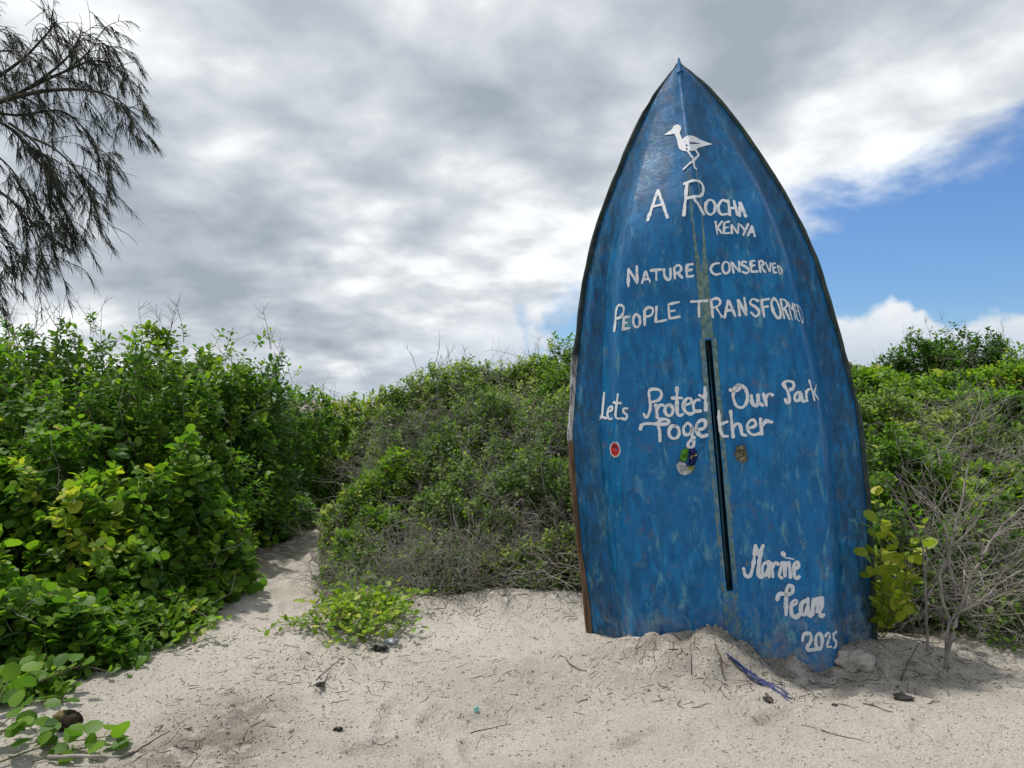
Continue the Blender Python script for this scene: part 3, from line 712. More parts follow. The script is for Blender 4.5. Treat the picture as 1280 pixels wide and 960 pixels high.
def lump_points(lumps, n, rg, shell=(.62, 1.04), rough=.26, floor=.02):
    lumps = np.array(lumps, float); ar = lumps[:, 3]*lumps[:, 4] + lumps[:, 5]*(lumps[:, 3]+lumps[:, 4]); pick = rg.choice(len(lumps), n, p=ar/ar.sum()); L = lumps[pick]
    d = norm(rg.normal(0, 1, (n, 3))); d[:, 2] = np.where(d[:, 2] < -.15, -d[:, 2], d[:, 2]); d[:, 2] = np.where(rg.random(n) < .35, d[:, 2], np.abs(d[:, 2]))
    sh = shell[0] + (shell[1]-shell[0])*np.sqrt(rg.random(n)); c0 = L[:, :3]
    sc = sh*(1 + rough*2*fbm(d*2.1 + c0*1.7, 61, 3))
    P = c0 + d*L[:, 3:]*sc[:, None]; out = norm(d/L[:, 3:])
    gz = HB(P[:, 0], P[:, 1]) + floor
    inside = np.zeros(n, bool)                                  # well inside another lump: nobody sees it
    for l in lumps: inside |= (np.sum(((P-l[:3])/l[3:])**2, 1) < .30)
    ok = (P[:, 2] > gz) & ~inside; return P[ok], out[ok], sh[ok]
def gpt(x, y): return np.array([x, y, float(HB(np.array(x), np.array(y)))])
def stems_from(base_pts, tips, rg, r0, r1, K=6, sag=.10):
    f = np.linspace(0, 1, K)[None, :, None]; P = base_pts[:, None]*(1-f) + tips[:, None]*f; L = np.linalg.norm(tips-base_pts, axis=1)[:, None, None]
    P = P + np.cumsum(rg.normal(0, .055, (len(tips), K, 3)), 1)*L*np.sin(f*np.pi) ; P[..., 2] += (np.sin(f*np.pi)*L*sag)[..., 0]
    return P, np.broadcast_to(r0*(1-f[..., 0]) + r1*f[..., 0], P.shape[:2])
def walk(P0, D0, n, length, rg, K=7, wob=.35, droop=0.0):
    D = norm(D0); P = [P0]; s = (length/(K-1))
    for k in range(K-1):
        D = norm(D + rg.normal(0, wob, D.shape) + np.array([0, 0, -droop])); P.append(P[-1]+D*np.reshape(s, (-1, 1)))
    return np.stack(P, 1)
def dead_twigs(lumps, n, rg, length, r, up=.55, wob=.33, over=1.0):
    lm = np.array(lumps); L = lm[rg.integers(0, len(lm), n)]
    d = norm(rg.normal(0, 1, (n, 3))); d[:, 2] = np.abs(d[:, 2])
    P0 = L[:, :3] + d*L[:, 3:]*(over*(.55+.5*rg.random(n)))[:, None]; D0 = d*.5 + rg.normal(0, .6, (n, 3)); D0[:, 2] = np.abs(D0[:, 2])*.5 + up*rg.random(n)-.15
    P0[:, 2] = np.maximum(P0[:, 2], HB(P0[:, 0], P0[:, 1])+.02)
    P = walk(P0, D0, n, length*(.4+.9*rg.random(n)), rg, 6, wob, .03)
    g_ = HB(P[..., 0], P[..., 1])+.006; P[..., 2] = np.maximum(P[..., 2], g_)
    rad = (r*(.5+rg.random(n)))[:, None]*np.linspace(1, .35, 6)[None]; return P, rad
LEAF_ME = {}
def leaf_data(kind, mkey, tone):
    tq = round(min(max(tone, 0), .99)*9)/9; k = (kind, mkey, tq)
    if k not in LEAF_ME:
        T, F = LT[kind]; me = py_mesh('leaf', T, F, True, {'rnd': [tq]*len(T)}); me.materials.append(M[mkey]); LEAF_ME[k] = me
    return LEAF_ME[k]
def leaf_objects(parent, base, L, sel, kind, mkey):
    p, yd, nm, s, rn = L; X_, Y_, Z_ = frames(yd, nm)
    for i in sel:
        o = bpy.data.objects.new('leaf', leaf_data(kind, mkey, float(rn[i]))); col.objects.link(o); o.parent = parent; q = p[i]-base; k = s[i]
        o.matrix_local = Matrix(((X_[i, 0]*k, Y_[i, 0]*k, Z_[i, 0]*k, q[0]), (X_[i, 1]*k, Y_[i, 1]*k, Z_[i, 1]*k, q[1]), (X_[i, 2]*k, Y_[i, 2]*k, Z_[i, 2]*k, q[2]), (0, 0, 0, 1)))
SEED = [100]
def shrub(name, label, cat, group, lumps, n, kind='ovate', size=.07, m_=9, length=.16, mkey='leaf_big', tone=(.45, .2), twigs=0, tlen=.6, tr=.004, shell=(.62, 1.04), single=0, up=.75, bare=0, stemn=60, over=1.0, rough=.26, twmat='twig'):
    SEED[0] += 1; rg = np.random.default_rng(SEED[0]); lm = np.array(lumps, float)
    base = gpt(lm[:, 0].mean(), lm[:, 1].mean()); root = empty(name, base, label, cat, group)
    P, out, sh = lump_points(lumps, n, rg, shell, rough); D = out*.65 + np.array([0, 0, up]) + rg.normal(0, .38, P.shape)
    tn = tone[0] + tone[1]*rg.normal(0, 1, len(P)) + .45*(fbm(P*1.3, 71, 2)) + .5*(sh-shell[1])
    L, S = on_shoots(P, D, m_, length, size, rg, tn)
    ok = L[0][:, 2] > HB(L[0][:, 0], L[0][:, 1])+.01; L = [a[ok] for a in L]
    keep = np.ones(len(L[0]), bool)
    if single:
        cd = np.array([0, 0, 1.6]) - base; cd /= np.linalg.norm(cd)
        score = (L[0]-base)@cd*1.0 + .3*(L[0][:, 2]-base[2]) + rg.normal(0, .10, len(L[0]))
        sel = np.argsort(-score)[:single]; leaf_objects(root, base, L, sel, kind, mkey); keep[sel] = False
    me = leaf_mesh('foliage', [a[keep] for a in L], kind); me.transform(Matrix.Translation(Vector(-base)))
    tag(link('foliage', me, M[mkey], root), kind='stuff')
    k = rg.choice(len(P), min(stemn, len(P)), replace=False); c0 = lm[rg.integers(0, len(lm), len(k))]
    nearest = lm[np.argmin(((P[k][:, None, :2]-lm[None, :, :2])**2).sum(-1), 1)]
    bs = nearest[:, :3] + rg.normal(0, .22, (len(k), 3))*nearest[:, 3:]; bs[:, 2] = HB(bs[:, 0], bs[:, 1])-.03
    SP, SR = stems_from(bs, P[k], rg, .009, .003)
    S3 = np.stack([S[:, 0], (S[:, 0]+S[:, 1])/2, S[:, 1], (S[:, 1]+S[:, 2])/2, (S[:, 1]+2*S[:, 2])/3, S[:, 2]], 1)
    allP = np.concatenate([SP, S3]); allR = np.concatenate([SR, np.broadcast_to(np.linspace(.0035, .0018, 6), (len(S3), 6))])
    me = tubes('stems', allP-base, allR, 3); tag(link('stems', me, M['stem'], root), kind='stuff')
    if twigs:
        TP, TR = dead_twigs(lumps, twigs, rg, tlen, tr, over=over)
        # every twig carries two side sprigs
        f1 = TP[:, 3]; d1 = norm(TP[:, 4]-TP[:, 2]) + rg.normal(0, .6, (len(TP), 3)); S1 = walk(f1, d1, len(TP), tlen*.45*(.5+rg.random(len(TP))), rg, 6, .3, .02)
        f2 = TP[:, 2]; d2 = norm(TP[:, 3]-TP[:, 1]) + rg.normal(0, .7, (len(TP), 3)); S2 = walk(f2, d2, len(TP), tlen*.4*(.5+rg.random(len(TP))), rg, 6, .3, .02)
        for S_ in (S1, S2): S_[..., 2] = np.maximum(S_[..., 2], HB(S_[..., 0], S_[..., 1])+.005)
        me = tubes('dead_twigs', np.concatenate([TP, S1, S2])-base, np.concatenate([TR, TR*.55, TR*.55]), 3); tag(link('dead_twigs', me, M[twmat], root), kind='stuff')
    if bare:                                                   # leafless stems standing above the foliage
        tops = P[np.argsort(-P[:, 2]+rg.normal(0, .12, len(P)))[:bare]]
        B0 = walk(tops-np.array([0, 0, .25]), np.array([0, 0, 1.])+rg.normal(0, .22, (bare, 3)), bare, .35+.35*rg.random(bare), rg, 7, .12)
        br = []
        for _ in range(4):
            kk = rg.integers(3, 6, bare); f1 = B0[np.arange(bare), kk]; br.append(walk(f1, np.array([0, 0, .7])+rg.normal(0, .6, (bare, 3)), bare, .08+.14*rg.random(bare), rg, 7, .15))
        me = tubes('bare_stems', np.concatenate([B0]+br)-base, np.concatenate([np.broadcast_to(np.linspace(.005, .002, 7), (bare, 7))]+[np.broadcast_to(np.linspace(.003, .0014, 7), (bare, 7))]*4), 3)
        tag(link('bare_stems', me, M['twig'], root), kind='stuff')
    return root
def lump(u, v_top, y, rx, ry=None, h=None, dz=0.0):            # a mound of foliage whose top stands at the given height
    p = at(u, v_top, y); gz = float(HB(np.array(p[0]), np.array(y))); ry = ry or rx; top = p[2]+dz; hh = h or (top-gz)
    return (p[0], y, top-hh, rx, ry, hh)
G1 = 'broad-leaved shrubs left of the path'; G2 = 'scrub on the dune between path and boat'; G3 = 'scrub on the dune right of the boat'

# left of the path, front to back
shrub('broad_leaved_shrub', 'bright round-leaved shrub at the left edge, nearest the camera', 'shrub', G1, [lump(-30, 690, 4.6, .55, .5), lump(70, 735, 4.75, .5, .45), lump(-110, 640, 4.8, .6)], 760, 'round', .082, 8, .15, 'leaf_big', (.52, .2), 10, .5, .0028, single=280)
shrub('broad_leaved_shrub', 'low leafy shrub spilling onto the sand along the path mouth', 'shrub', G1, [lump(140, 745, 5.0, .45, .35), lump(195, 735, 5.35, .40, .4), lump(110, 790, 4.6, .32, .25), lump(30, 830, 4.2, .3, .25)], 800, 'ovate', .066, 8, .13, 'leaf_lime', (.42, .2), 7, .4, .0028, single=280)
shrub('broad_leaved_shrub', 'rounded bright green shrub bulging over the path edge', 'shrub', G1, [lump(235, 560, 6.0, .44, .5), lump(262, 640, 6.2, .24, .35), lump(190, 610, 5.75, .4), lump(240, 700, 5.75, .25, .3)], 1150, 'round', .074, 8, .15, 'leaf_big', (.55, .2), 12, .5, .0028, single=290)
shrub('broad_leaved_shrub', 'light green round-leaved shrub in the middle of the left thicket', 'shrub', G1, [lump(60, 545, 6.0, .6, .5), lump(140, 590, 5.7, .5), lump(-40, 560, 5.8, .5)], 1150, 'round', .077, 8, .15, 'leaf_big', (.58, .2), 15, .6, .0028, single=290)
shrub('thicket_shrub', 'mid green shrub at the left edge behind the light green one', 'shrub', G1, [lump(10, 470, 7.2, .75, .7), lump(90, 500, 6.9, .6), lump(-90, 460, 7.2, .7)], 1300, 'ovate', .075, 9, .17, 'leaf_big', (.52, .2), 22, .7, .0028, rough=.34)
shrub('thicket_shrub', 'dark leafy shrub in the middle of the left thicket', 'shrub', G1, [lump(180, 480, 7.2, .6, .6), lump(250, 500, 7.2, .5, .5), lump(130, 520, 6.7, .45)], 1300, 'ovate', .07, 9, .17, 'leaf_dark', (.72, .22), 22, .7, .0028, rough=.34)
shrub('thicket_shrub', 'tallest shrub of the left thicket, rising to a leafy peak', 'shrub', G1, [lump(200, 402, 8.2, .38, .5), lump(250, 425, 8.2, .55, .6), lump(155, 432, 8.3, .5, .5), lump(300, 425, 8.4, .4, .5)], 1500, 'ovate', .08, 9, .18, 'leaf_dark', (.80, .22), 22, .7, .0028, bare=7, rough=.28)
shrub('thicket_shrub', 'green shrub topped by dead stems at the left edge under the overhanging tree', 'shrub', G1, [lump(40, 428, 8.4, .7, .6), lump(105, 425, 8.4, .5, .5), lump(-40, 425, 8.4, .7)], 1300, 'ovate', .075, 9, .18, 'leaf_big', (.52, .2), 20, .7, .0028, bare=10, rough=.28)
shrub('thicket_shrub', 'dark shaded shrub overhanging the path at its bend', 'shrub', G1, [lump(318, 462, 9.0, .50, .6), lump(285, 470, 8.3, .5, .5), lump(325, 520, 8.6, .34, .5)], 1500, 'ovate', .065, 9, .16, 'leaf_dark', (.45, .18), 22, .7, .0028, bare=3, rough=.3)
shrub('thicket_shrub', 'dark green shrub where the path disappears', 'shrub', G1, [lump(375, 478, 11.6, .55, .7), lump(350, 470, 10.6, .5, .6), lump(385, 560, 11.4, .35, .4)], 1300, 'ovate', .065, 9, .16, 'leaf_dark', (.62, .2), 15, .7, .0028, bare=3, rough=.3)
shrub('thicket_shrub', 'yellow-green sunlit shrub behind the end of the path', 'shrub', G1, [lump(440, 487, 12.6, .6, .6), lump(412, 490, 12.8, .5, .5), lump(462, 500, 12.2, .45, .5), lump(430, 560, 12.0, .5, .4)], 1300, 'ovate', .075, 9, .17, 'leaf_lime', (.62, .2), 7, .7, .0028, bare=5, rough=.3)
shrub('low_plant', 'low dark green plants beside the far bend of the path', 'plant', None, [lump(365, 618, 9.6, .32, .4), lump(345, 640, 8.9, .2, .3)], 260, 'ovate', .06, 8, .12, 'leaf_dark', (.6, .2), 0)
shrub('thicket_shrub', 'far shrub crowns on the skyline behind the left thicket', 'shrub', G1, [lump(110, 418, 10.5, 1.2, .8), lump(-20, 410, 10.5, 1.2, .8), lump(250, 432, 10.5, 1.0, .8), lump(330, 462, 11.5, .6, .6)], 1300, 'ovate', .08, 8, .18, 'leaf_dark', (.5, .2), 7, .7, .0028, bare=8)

# dune between the path and the boat
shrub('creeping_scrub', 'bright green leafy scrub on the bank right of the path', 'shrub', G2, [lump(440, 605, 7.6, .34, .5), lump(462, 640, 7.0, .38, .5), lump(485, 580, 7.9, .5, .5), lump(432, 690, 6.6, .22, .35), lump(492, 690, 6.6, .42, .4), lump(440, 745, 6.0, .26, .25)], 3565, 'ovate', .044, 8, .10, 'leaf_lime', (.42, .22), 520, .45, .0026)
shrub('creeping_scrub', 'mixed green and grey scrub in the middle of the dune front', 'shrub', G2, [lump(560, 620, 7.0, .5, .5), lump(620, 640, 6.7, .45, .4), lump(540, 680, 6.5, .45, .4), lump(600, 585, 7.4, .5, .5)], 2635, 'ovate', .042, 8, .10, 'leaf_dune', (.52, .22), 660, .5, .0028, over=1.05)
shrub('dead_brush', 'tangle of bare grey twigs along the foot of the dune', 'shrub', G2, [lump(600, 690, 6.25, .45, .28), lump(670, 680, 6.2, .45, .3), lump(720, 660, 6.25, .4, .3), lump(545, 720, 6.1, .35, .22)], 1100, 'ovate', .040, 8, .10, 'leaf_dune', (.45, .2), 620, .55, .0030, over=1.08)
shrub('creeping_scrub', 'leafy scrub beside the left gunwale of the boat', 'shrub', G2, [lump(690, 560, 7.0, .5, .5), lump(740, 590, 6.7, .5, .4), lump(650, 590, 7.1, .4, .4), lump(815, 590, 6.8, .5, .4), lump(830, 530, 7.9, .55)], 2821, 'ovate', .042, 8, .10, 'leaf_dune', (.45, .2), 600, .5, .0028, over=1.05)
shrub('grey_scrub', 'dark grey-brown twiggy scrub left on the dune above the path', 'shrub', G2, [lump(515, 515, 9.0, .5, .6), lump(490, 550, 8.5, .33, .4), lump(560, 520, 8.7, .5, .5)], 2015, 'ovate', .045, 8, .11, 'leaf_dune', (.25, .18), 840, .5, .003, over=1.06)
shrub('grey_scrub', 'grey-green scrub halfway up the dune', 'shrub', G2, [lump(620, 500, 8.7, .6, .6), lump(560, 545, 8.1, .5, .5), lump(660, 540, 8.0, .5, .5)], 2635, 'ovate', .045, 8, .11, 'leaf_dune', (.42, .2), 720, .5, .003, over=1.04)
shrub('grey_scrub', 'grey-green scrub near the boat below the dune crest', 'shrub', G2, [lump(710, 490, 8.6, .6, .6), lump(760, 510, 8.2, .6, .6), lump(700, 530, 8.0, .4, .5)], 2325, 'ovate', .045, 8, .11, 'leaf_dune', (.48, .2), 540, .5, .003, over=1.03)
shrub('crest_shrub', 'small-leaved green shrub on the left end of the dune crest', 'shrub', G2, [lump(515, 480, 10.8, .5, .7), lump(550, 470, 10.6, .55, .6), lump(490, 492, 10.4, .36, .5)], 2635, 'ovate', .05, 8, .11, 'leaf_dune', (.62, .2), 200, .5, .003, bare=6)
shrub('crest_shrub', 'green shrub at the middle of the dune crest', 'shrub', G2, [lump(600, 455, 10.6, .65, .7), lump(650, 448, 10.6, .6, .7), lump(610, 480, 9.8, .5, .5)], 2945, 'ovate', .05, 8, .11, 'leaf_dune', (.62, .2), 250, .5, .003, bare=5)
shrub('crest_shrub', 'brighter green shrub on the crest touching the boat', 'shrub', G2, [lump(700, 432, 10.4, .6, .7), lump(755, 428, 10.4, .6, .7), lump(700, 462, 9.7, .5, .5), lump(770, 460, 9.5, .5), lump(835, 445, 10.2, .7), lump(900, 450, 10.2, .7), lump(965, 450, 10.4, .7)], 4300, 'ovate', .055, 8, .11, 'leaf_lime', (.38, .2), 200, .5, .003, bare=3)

# dune right of the boat
shrub('leafy_scrub', 'shaded dark green scrub low behind the yellow-leaved plant', 'shrub', G3, [lump(1120, 650, 5.6, .32, .25), lump(1165, 665, 5.5, .32, .25), lump(1100, 720, 5.35, .22, .18), lump(1150, 730, 5.3, .28, .18)], 620, 'ovate', .055, 8, .12, 'leaf_dark', (.45, .22), 130, .6, .003)
shrub('dead_brush', 'brush of fine grey dead twigs filling the right edge', 'shrub', G3, [lump(1250, 650, 5.6, .45, .35), lump(1200, 640, 6.0, .4, .4), lump(1310, 660, 5.4, .5, .4), lump(1265, 735, 5.0, .35, .25), lump(1200, 710, 5.25, .32, .22)], 620, 'ovate', .05, 6, .11, 'leaf_dune', (.40, .22), 480, .65, .0034, over=1.05)
shrub('leafy_scrub', 'green scrub behind the yellow-leaved plant beside the boat', 'shrub', G3, [lump(1110, 545, 6.6, .40, .4), lump(1160, 570, 6.5, .4, .4), lump(1080, 600, 6.2, .35, .3)], 1600, 'ovate', .055, 8, .12, 'leaf_lime', (.35, .2), 160, .6, .003)
shrub('leafy_scrub', 'yellow-green scrub at the right edge above the dead brush', 'shrub', G3, [lump(1260, 570, 7.0, .6, .5), lump(1320, 580, 6.8, .5, .5), lump(1215, 600, 6.8, .4, .4)], 1760, 'ovate', .06, 8, .12, 'leaf_lime', (.45, .2), 160, .6, .003)
shrub('leafy_scrub', 'mixed green scrub halfway up behind the right gunwale', 'shrub', G3, [lump(1100, 490, 8.6, .55, .5), lump(1050, 500, 8.4, .5, .5), lump(1150, 530, 8.0, .5, .5), lump(985, 505, 8.4, .6), lump(905, 510, 8.2, .6), lump(1000, 560, 7.2, .5), lump(920, 570, 7.0, .5)], 4160, 'ovate', .06, 8, .13, 'leaf_dune', (.62, .2), 112, .6, .003)
shrub('leafy_scrub', 'grey twiggy scrub halfway up the right dune', 'shrub', G3, [lump(1190, 510, 8.4, .5, .5), lump(1240, 530, 7.9, .5, .4), lump(1180, 560, 7.5, .4, .4)], 1280, 'ovate', .055, 8, .12, 'leaf_dune', (.5, .2), 288, .7, .0035, over=1.05)
shrub('leafy_scrub', 'bright green scrub halfway up at the right edge', 'shrub', G3, [lump(1270, 490, 8.8, .6, .5), lump(1330, 490, 8.6, .6, .5)], 1440, 'ovate', .065, 8, .13, 'leaf_lime', (.35, .2), 64, .6, .003)
shrub('leafy_scrub', 'bright green scrub on the crest right of the boat', 'shrub', G3, [lump(1090, 455, 11.0, .7, .7), lump(1040, 450, 11.0, .7, .7), lump(1140, 470, 10.4, .6, .6)], 2400, 'ovate', .07, 8, .14, 'leaf_lime', (.42, .2), 38, .6, .003, bare=2)
shrub('leafy_scrub', 'green scrub on the crest at the right edge', 'shrub', G3, [lump(1190, 462, 11.0, .7, .7), lump(1250, 455, 11.0, .7, .7), lump(1310, 450, 11.0, .7, .7), lump(1230, 485, 10.0, .6, .6)], 2720, 'ovate', .07, 8, .14, 'leaf_big', (.62, .2), 38, .6, .003)
shrub('dark_bush', 'dark round bush on the skyline, left one of the two', 'bush', None, [lump(1150, 414, 14.5, .62, .6), lump(1120, 432, 14.5, .5), lump(1175, 425, 14.5, .5)], 1300, 'ovate', .075, 8, .15, 'leaf_dark', (.50, .2), 40, .6, .004, bare=4)
shrub('dark_bush', 'dark round bush on the skyline, right one of the two', 'bush', None, [lump(1215, 415, 14.8, .7, .6), lump(1245, 425, 14.8, .55), lump(1190, 430, 14.8, .5)], 1300, 'ovate', .075, 8, .15, 'leaf_dark', (.34, .2), 40, .6, .004, bare=5)
shrub('dark_bush', 'light green bush on the skyline at the right edge', 'bush', None, [lump(1272, 436, 14.0, .5, .5), lump(1320, 425, 14.0, .7, .6)], 900, 'ovate', .08, 8, .15, 'leaf_big', (.55, .2), 40, .6, .004)

# ------------------------------------------------------------------ single plants in front
def rosette_plant(name, label, cat, stems, kind, size, mkey, tone, rg, per=7, group=None, smat='stem', petiole=.05, sr=.004):
    # stems: list of polylines; every leaf is an object of its own
    base = np.array(stems[0][0]); base = np.array([base[0], base[1], float(H(base[0], base[1]))]); root = empty(name, base, label, cat, group)
    PP = []
    for s in stems:
        p = cat_rom(s, 6); d = np.concatenate([[0], np.cumsum(np.linalg.norm(np.diff(p, axis=0), axis=1))]); f = np.linspace(0, d[-1], 12); PP.append(np.stack([np.interp(f, d, p[:, i]) for i in range(3)], -1))
    PP = np.array(PP); me = tubes('stem', PP-base, np.linspace(sr, sr*.4, 12)[None], 5); link('stem', me, M[smat], root)['kind'] = 'stuff'
    p, yd, nm, sz, rn = [], [], [], [], []; pet = []
    for s in PP:
        k = np.linspace(3, 11, per) + rg.normal(0, .3, per); k = np.clip(k, 2, 11); side = 1
        for q_ in k:
            i = int(q_); a = s[i] if i == 11 else s[i]*(1-(q_-i)) + s[i+1]*(q_-i); d = norm(s[min(i+1, 11)]-s[max(i-1, 0)])
            sd = norm(np.cross(d, [0, 0, 1.]) + 1e-6)*side; side *= -1
            o_ = norm(sd*.9 + d*.45 + np.array([0, 0, .35]) + rg.normal(0, .35, 3)); pe = petiole*(.6+.8*rg.random())
            p.append(a+o_*pe); pet.append([a, a+o_*pe*.5+[0, 0, .004], a+o_*pe]); yd.append(o_+rg.normal(0, .2, 3)+np.array([0, 0, -.15])); nm.append(np.array([0, -.35, 1.])+rg.normal(0, .38, 3)); sz.append(size*(.65+.6*rg.random())); rn.append(tone+rg.normal(0, .17))
    L = [np.array(x) for x in (p, yd, nm, sz, rn)]
    gz = H(L[0][:, 0], L[0][:, 1]) + .012; L[0][:, 2] = np.maximum(L[0][:, 2], gz)
    link('leaf_stalks', tubes('leaf_stalks', np.array(pet)-base, np.full((len(pet), 3), sr*.35), 4), M[smat], root)['kind'] = 'stuff'
    leaf_objects(root, base, L, range(len(p)), kind, mkey); return root
def g3(u, v, dz=0.0):                                        # the sand under a pixel, lifted by dz
    y = 1.6*FPX/(v-HY)
    for _ in range(12): z = float(H((u-CX)/FPX*y, y)); y = .5*y + .5*(1.6-z)*FPX/(v-HY)
    return np.array([(u-CX)/FPX*y, y, float(H((u-CX)/FPX*y, y))+dz])
rg = np.random.default_rng(5)
# yellow-green plant hugging the right gunwale
b0 = at(1105, 800, 4.95); b0[2] = float(H(b0[0], b0[1]))
stems = []
for u, v, y in ((1100, 655, 4.75), (1128, 668, 4.7), (1150, 660, 4.8), (1095, 700, 4.7), (1132, 720, 4.72), (1110, 745, 4.7), (1160, 690, 4.85), (1100, 625, 4.95), (1120, 770, 4.72)):
    tip = at(u, v, y); stems.append([b0+rg.normal(0, .03, 3)*np.array([1, 1, 0]), b0*.5+tip*.5+rg.normal(0, .05, 3), tip])
rosette_plant('yellow_leaved_plant', 'plant with large yellow-green leaves growing against the right side of the boat', 'plant', stems, 'round', .082, 'leaf_yellow', .66, rg, 15)
# beach creepers on the sand
def creeper(label, spots, n, size, tone, mkey, rg, group='creepers on the open sand', hgt=.09, kind='ovate', per=8):
    st_ = []
    for _ in range(n):
        a = np.array(spots[rg.integers(len(spots))]); b_ = a + np.array([rg.normal(0, .16), rg.normal(0, .13), 0]); c_ = (a+b_)/2
        for q_, hh in ((a, .01), (c_, hgt*(.5+.8*rg.random())), (b_, hgt*(.3+.9*rg.random()))): q_[2] = float(H(q_[0], q_[1]))+hh
        st_.append([a, c_, b_])
    return rosette_plant('beach_creeper', label, 'plant', st_, kind, size, mkey, tone, rg, per, group, 'stem', .03, .003)
creeper('clump of bright green creeper on the sand at the foot of the dune', [g3(438, 772), g3(422, 788), g3(455, 765), g3(480, 770), g3(430, 780)], 52, .052, .70, 'leaf_lime', rg, hgt=.13)
creeper('small bright green tuft nearest the camera, below the dune creeper clump', [g3(470, 790), g3(452, 803), g3(488, 780), g3(447, 797)], 30, .046, .74, 'leaf_lime', rg, hgt=.10)
creeper('small creeper at the right edge of the path mouth', [g3(392, 790), g3(400, 783)], 7, .045, .55, 'leaf_lime', rg, hgt=.07)
creeper('pale green creeper on the path bank below the leafy scrub', [g3(432, 755), g3(425, 745), g3(455, 750)], 16, .05, .5, 'leaf_lime', rg, hgt=.12)
creeper('creeper along the path edge beneath the rounded shrub', [g3(225, 802), g3(250, 787), g3(195, 817)], 14, .06, .5, 'leaf_lime', rg, hgt=.12)
# vine in the bottom left corner with thick round leaves
rg = np.random.default_rng(15); stems = []
for pts in ([(-40, 950, .02), (30, 920, .14), (70, 905, .12)], [(-30, 955, .02), (20, 935, .12), (48, 945, .10)], [(0, 958, .02), (60, 940, .03), (140, 930, .04)], [(40, 955, .01), (95, 945, .03), (148, 938, .03)], [(-20, 930, .05), (10, 900, .2), (15, 880, .18)], [(-20, 900, .05), (40, 880, .10), (100, 868, .16)]):
    stems.append([g3(u, v, dz) for u, v, dz in pts])
rosette_plant('beach_vine', 'vine with thick round leaves crawling over sand in the bottom left corner', 'vine', stems, 'round', .085, 'leaf_big', .40, rg, 9, None, 'stem', .035, .0045)
# strappy grass at the shrub foot
def tuft(label, p, n, h, rg):
    root = empty('grass_tuft', p, label, 'grass', 'grass tufts under the left shrubs')
    for _ in range(n):
        d = norm(np.array([rg.normal(0, .6), rg.normal(0, .6)-.2, 1.0])); P_ = walk(np.zeros((1, 3)), d[None], 1, h*(.6+.6*rg.random()), rg, 7, .05, .17)[0]
        sd = norm(np.cross(d, [0, 1, .2])); w_ = .006*np.sin(np.linspace(.5, 3.1, 7)); V = np.concatenate([P_-sd*w_[:, None], P_+sd*w_[:, None]+[0, 0, .001]])
        link('grass_blade', py_mesh('grass_blade', V, [(k, k+1, 8+k, 7+k) for k in range(6)], True, {'rnd': [.3+.4*rg.random()]*14}), M['leaf_dune'], root)
tuft('grass tuft with arching blades at the foot of the left shrubs, left one', g3(135, 815), 22, .34, rg)
tuft('grass tuft with arching blades at the foot of the left shrubs, right one', g3(205, 800), 20, .30, rg)

# bare shrub right of the boat: pale branches, each limb a part
def bare_shrub(label, limbs, rg, sub=7, group=None):
    base = np.array(limbs[0][0][0]); root = empty('bare_shrub', base, label, 'shrub', group)
    for pts, r0 in limbs:
        p = cat_rom(pts, 7); p = p + np.cumsum(rg.normal(0, .004, p.shape), 0); rad = np.linspace(r0, r0*.35, len(p))
        br = link('branch', tubes('branch', p[None]-base, rad[None], 7), M['twig_pale'], root)
        n = sub; k = rg.integers(len(p)//3, len(p), n); d = norm(p[np.minimum(k+1, len(p)-1)]-p[k-1]) + rg.normal(0, .55, (n, 3)) + [0, 0, .25]
        S = walk(p[k], d, n, .25+.4*rg.random(n), rg, 7, .16, .0); kk = rg.integers(2, 6, n*2); S2 = walk(S[np.tile(np.arange(n), 2), kk], np.tile(norm(d), (2, 1))+rg.normal(0, .6, (n*2, 3)), n*2, .15+.25*rg.random(n*2), rg, 7, .18, 0)
        rr = np.concatenate([np.broadcast_to(np.linspace(r0*.32, .002, 7), (n, 7)), np.broadcast_to(np.linspace(r0*.16, .0012, 7), (n*2, 7))])
        link('twigs', tubes('twigs', np.concatenate([S, S2])-base, rr, 4), M['twig_pale'], br)
    return root
rg = np.random.default_rng(33)
b1 = g3(1180, 835, -.03); Y0 = b1[1]
bare_shrub('bare shrub with pale forked branches standing in the sand right of the boat', [
    ([b1, at(1186, 790, Y0+.02), at(1200, 735, Y0+.05), at(1225, 695, Y0+.0), at(1250, 660, Y0+.05), at(1290, 625, Y0+.1)], .012),
    ([b1, at(1190, 775, Y0), at(1230, 745, Y0-.05), at(1262, 715, Y0-.08), at(1300, 690, Y0-.1)], .009),
    ([at(1195, 745, Y0+.04), at(1185, 690, Y0+.1), at(1200, 640, Y0+.15), at(1210, 590, Y0+.2), at(1212, 555, Y0+.2)], .009),
    ([at(1188, 780, Y0+.02), at(1172, 730, Y0+.1), at(1180, 680, Y0+.15), at(1165, 640, Y0+.25)], .010)], rg, 7, 'bare shrubs right of the boat')
b2 = g3(1160, 815, -.03); Y0 = b2[1]
bare_shrub('slender bare shrub between the yellow-leaved plant and the forked bare shrub', [
    ([b2, at(1160, 770, Y0+.03), at(1156, 730, Y0+.05), at(1150, 690, Y0+.08), at(1125, 640, Y0+.1), at(1100, 605, Y0+.12)], .010),
    ([at(1158, 745, Y0+.05), at(1180, 700, Y0+.1), at(1215, 650, Y0+.1)], .008)], rg, 6, 'bare shrubs right of the boat')

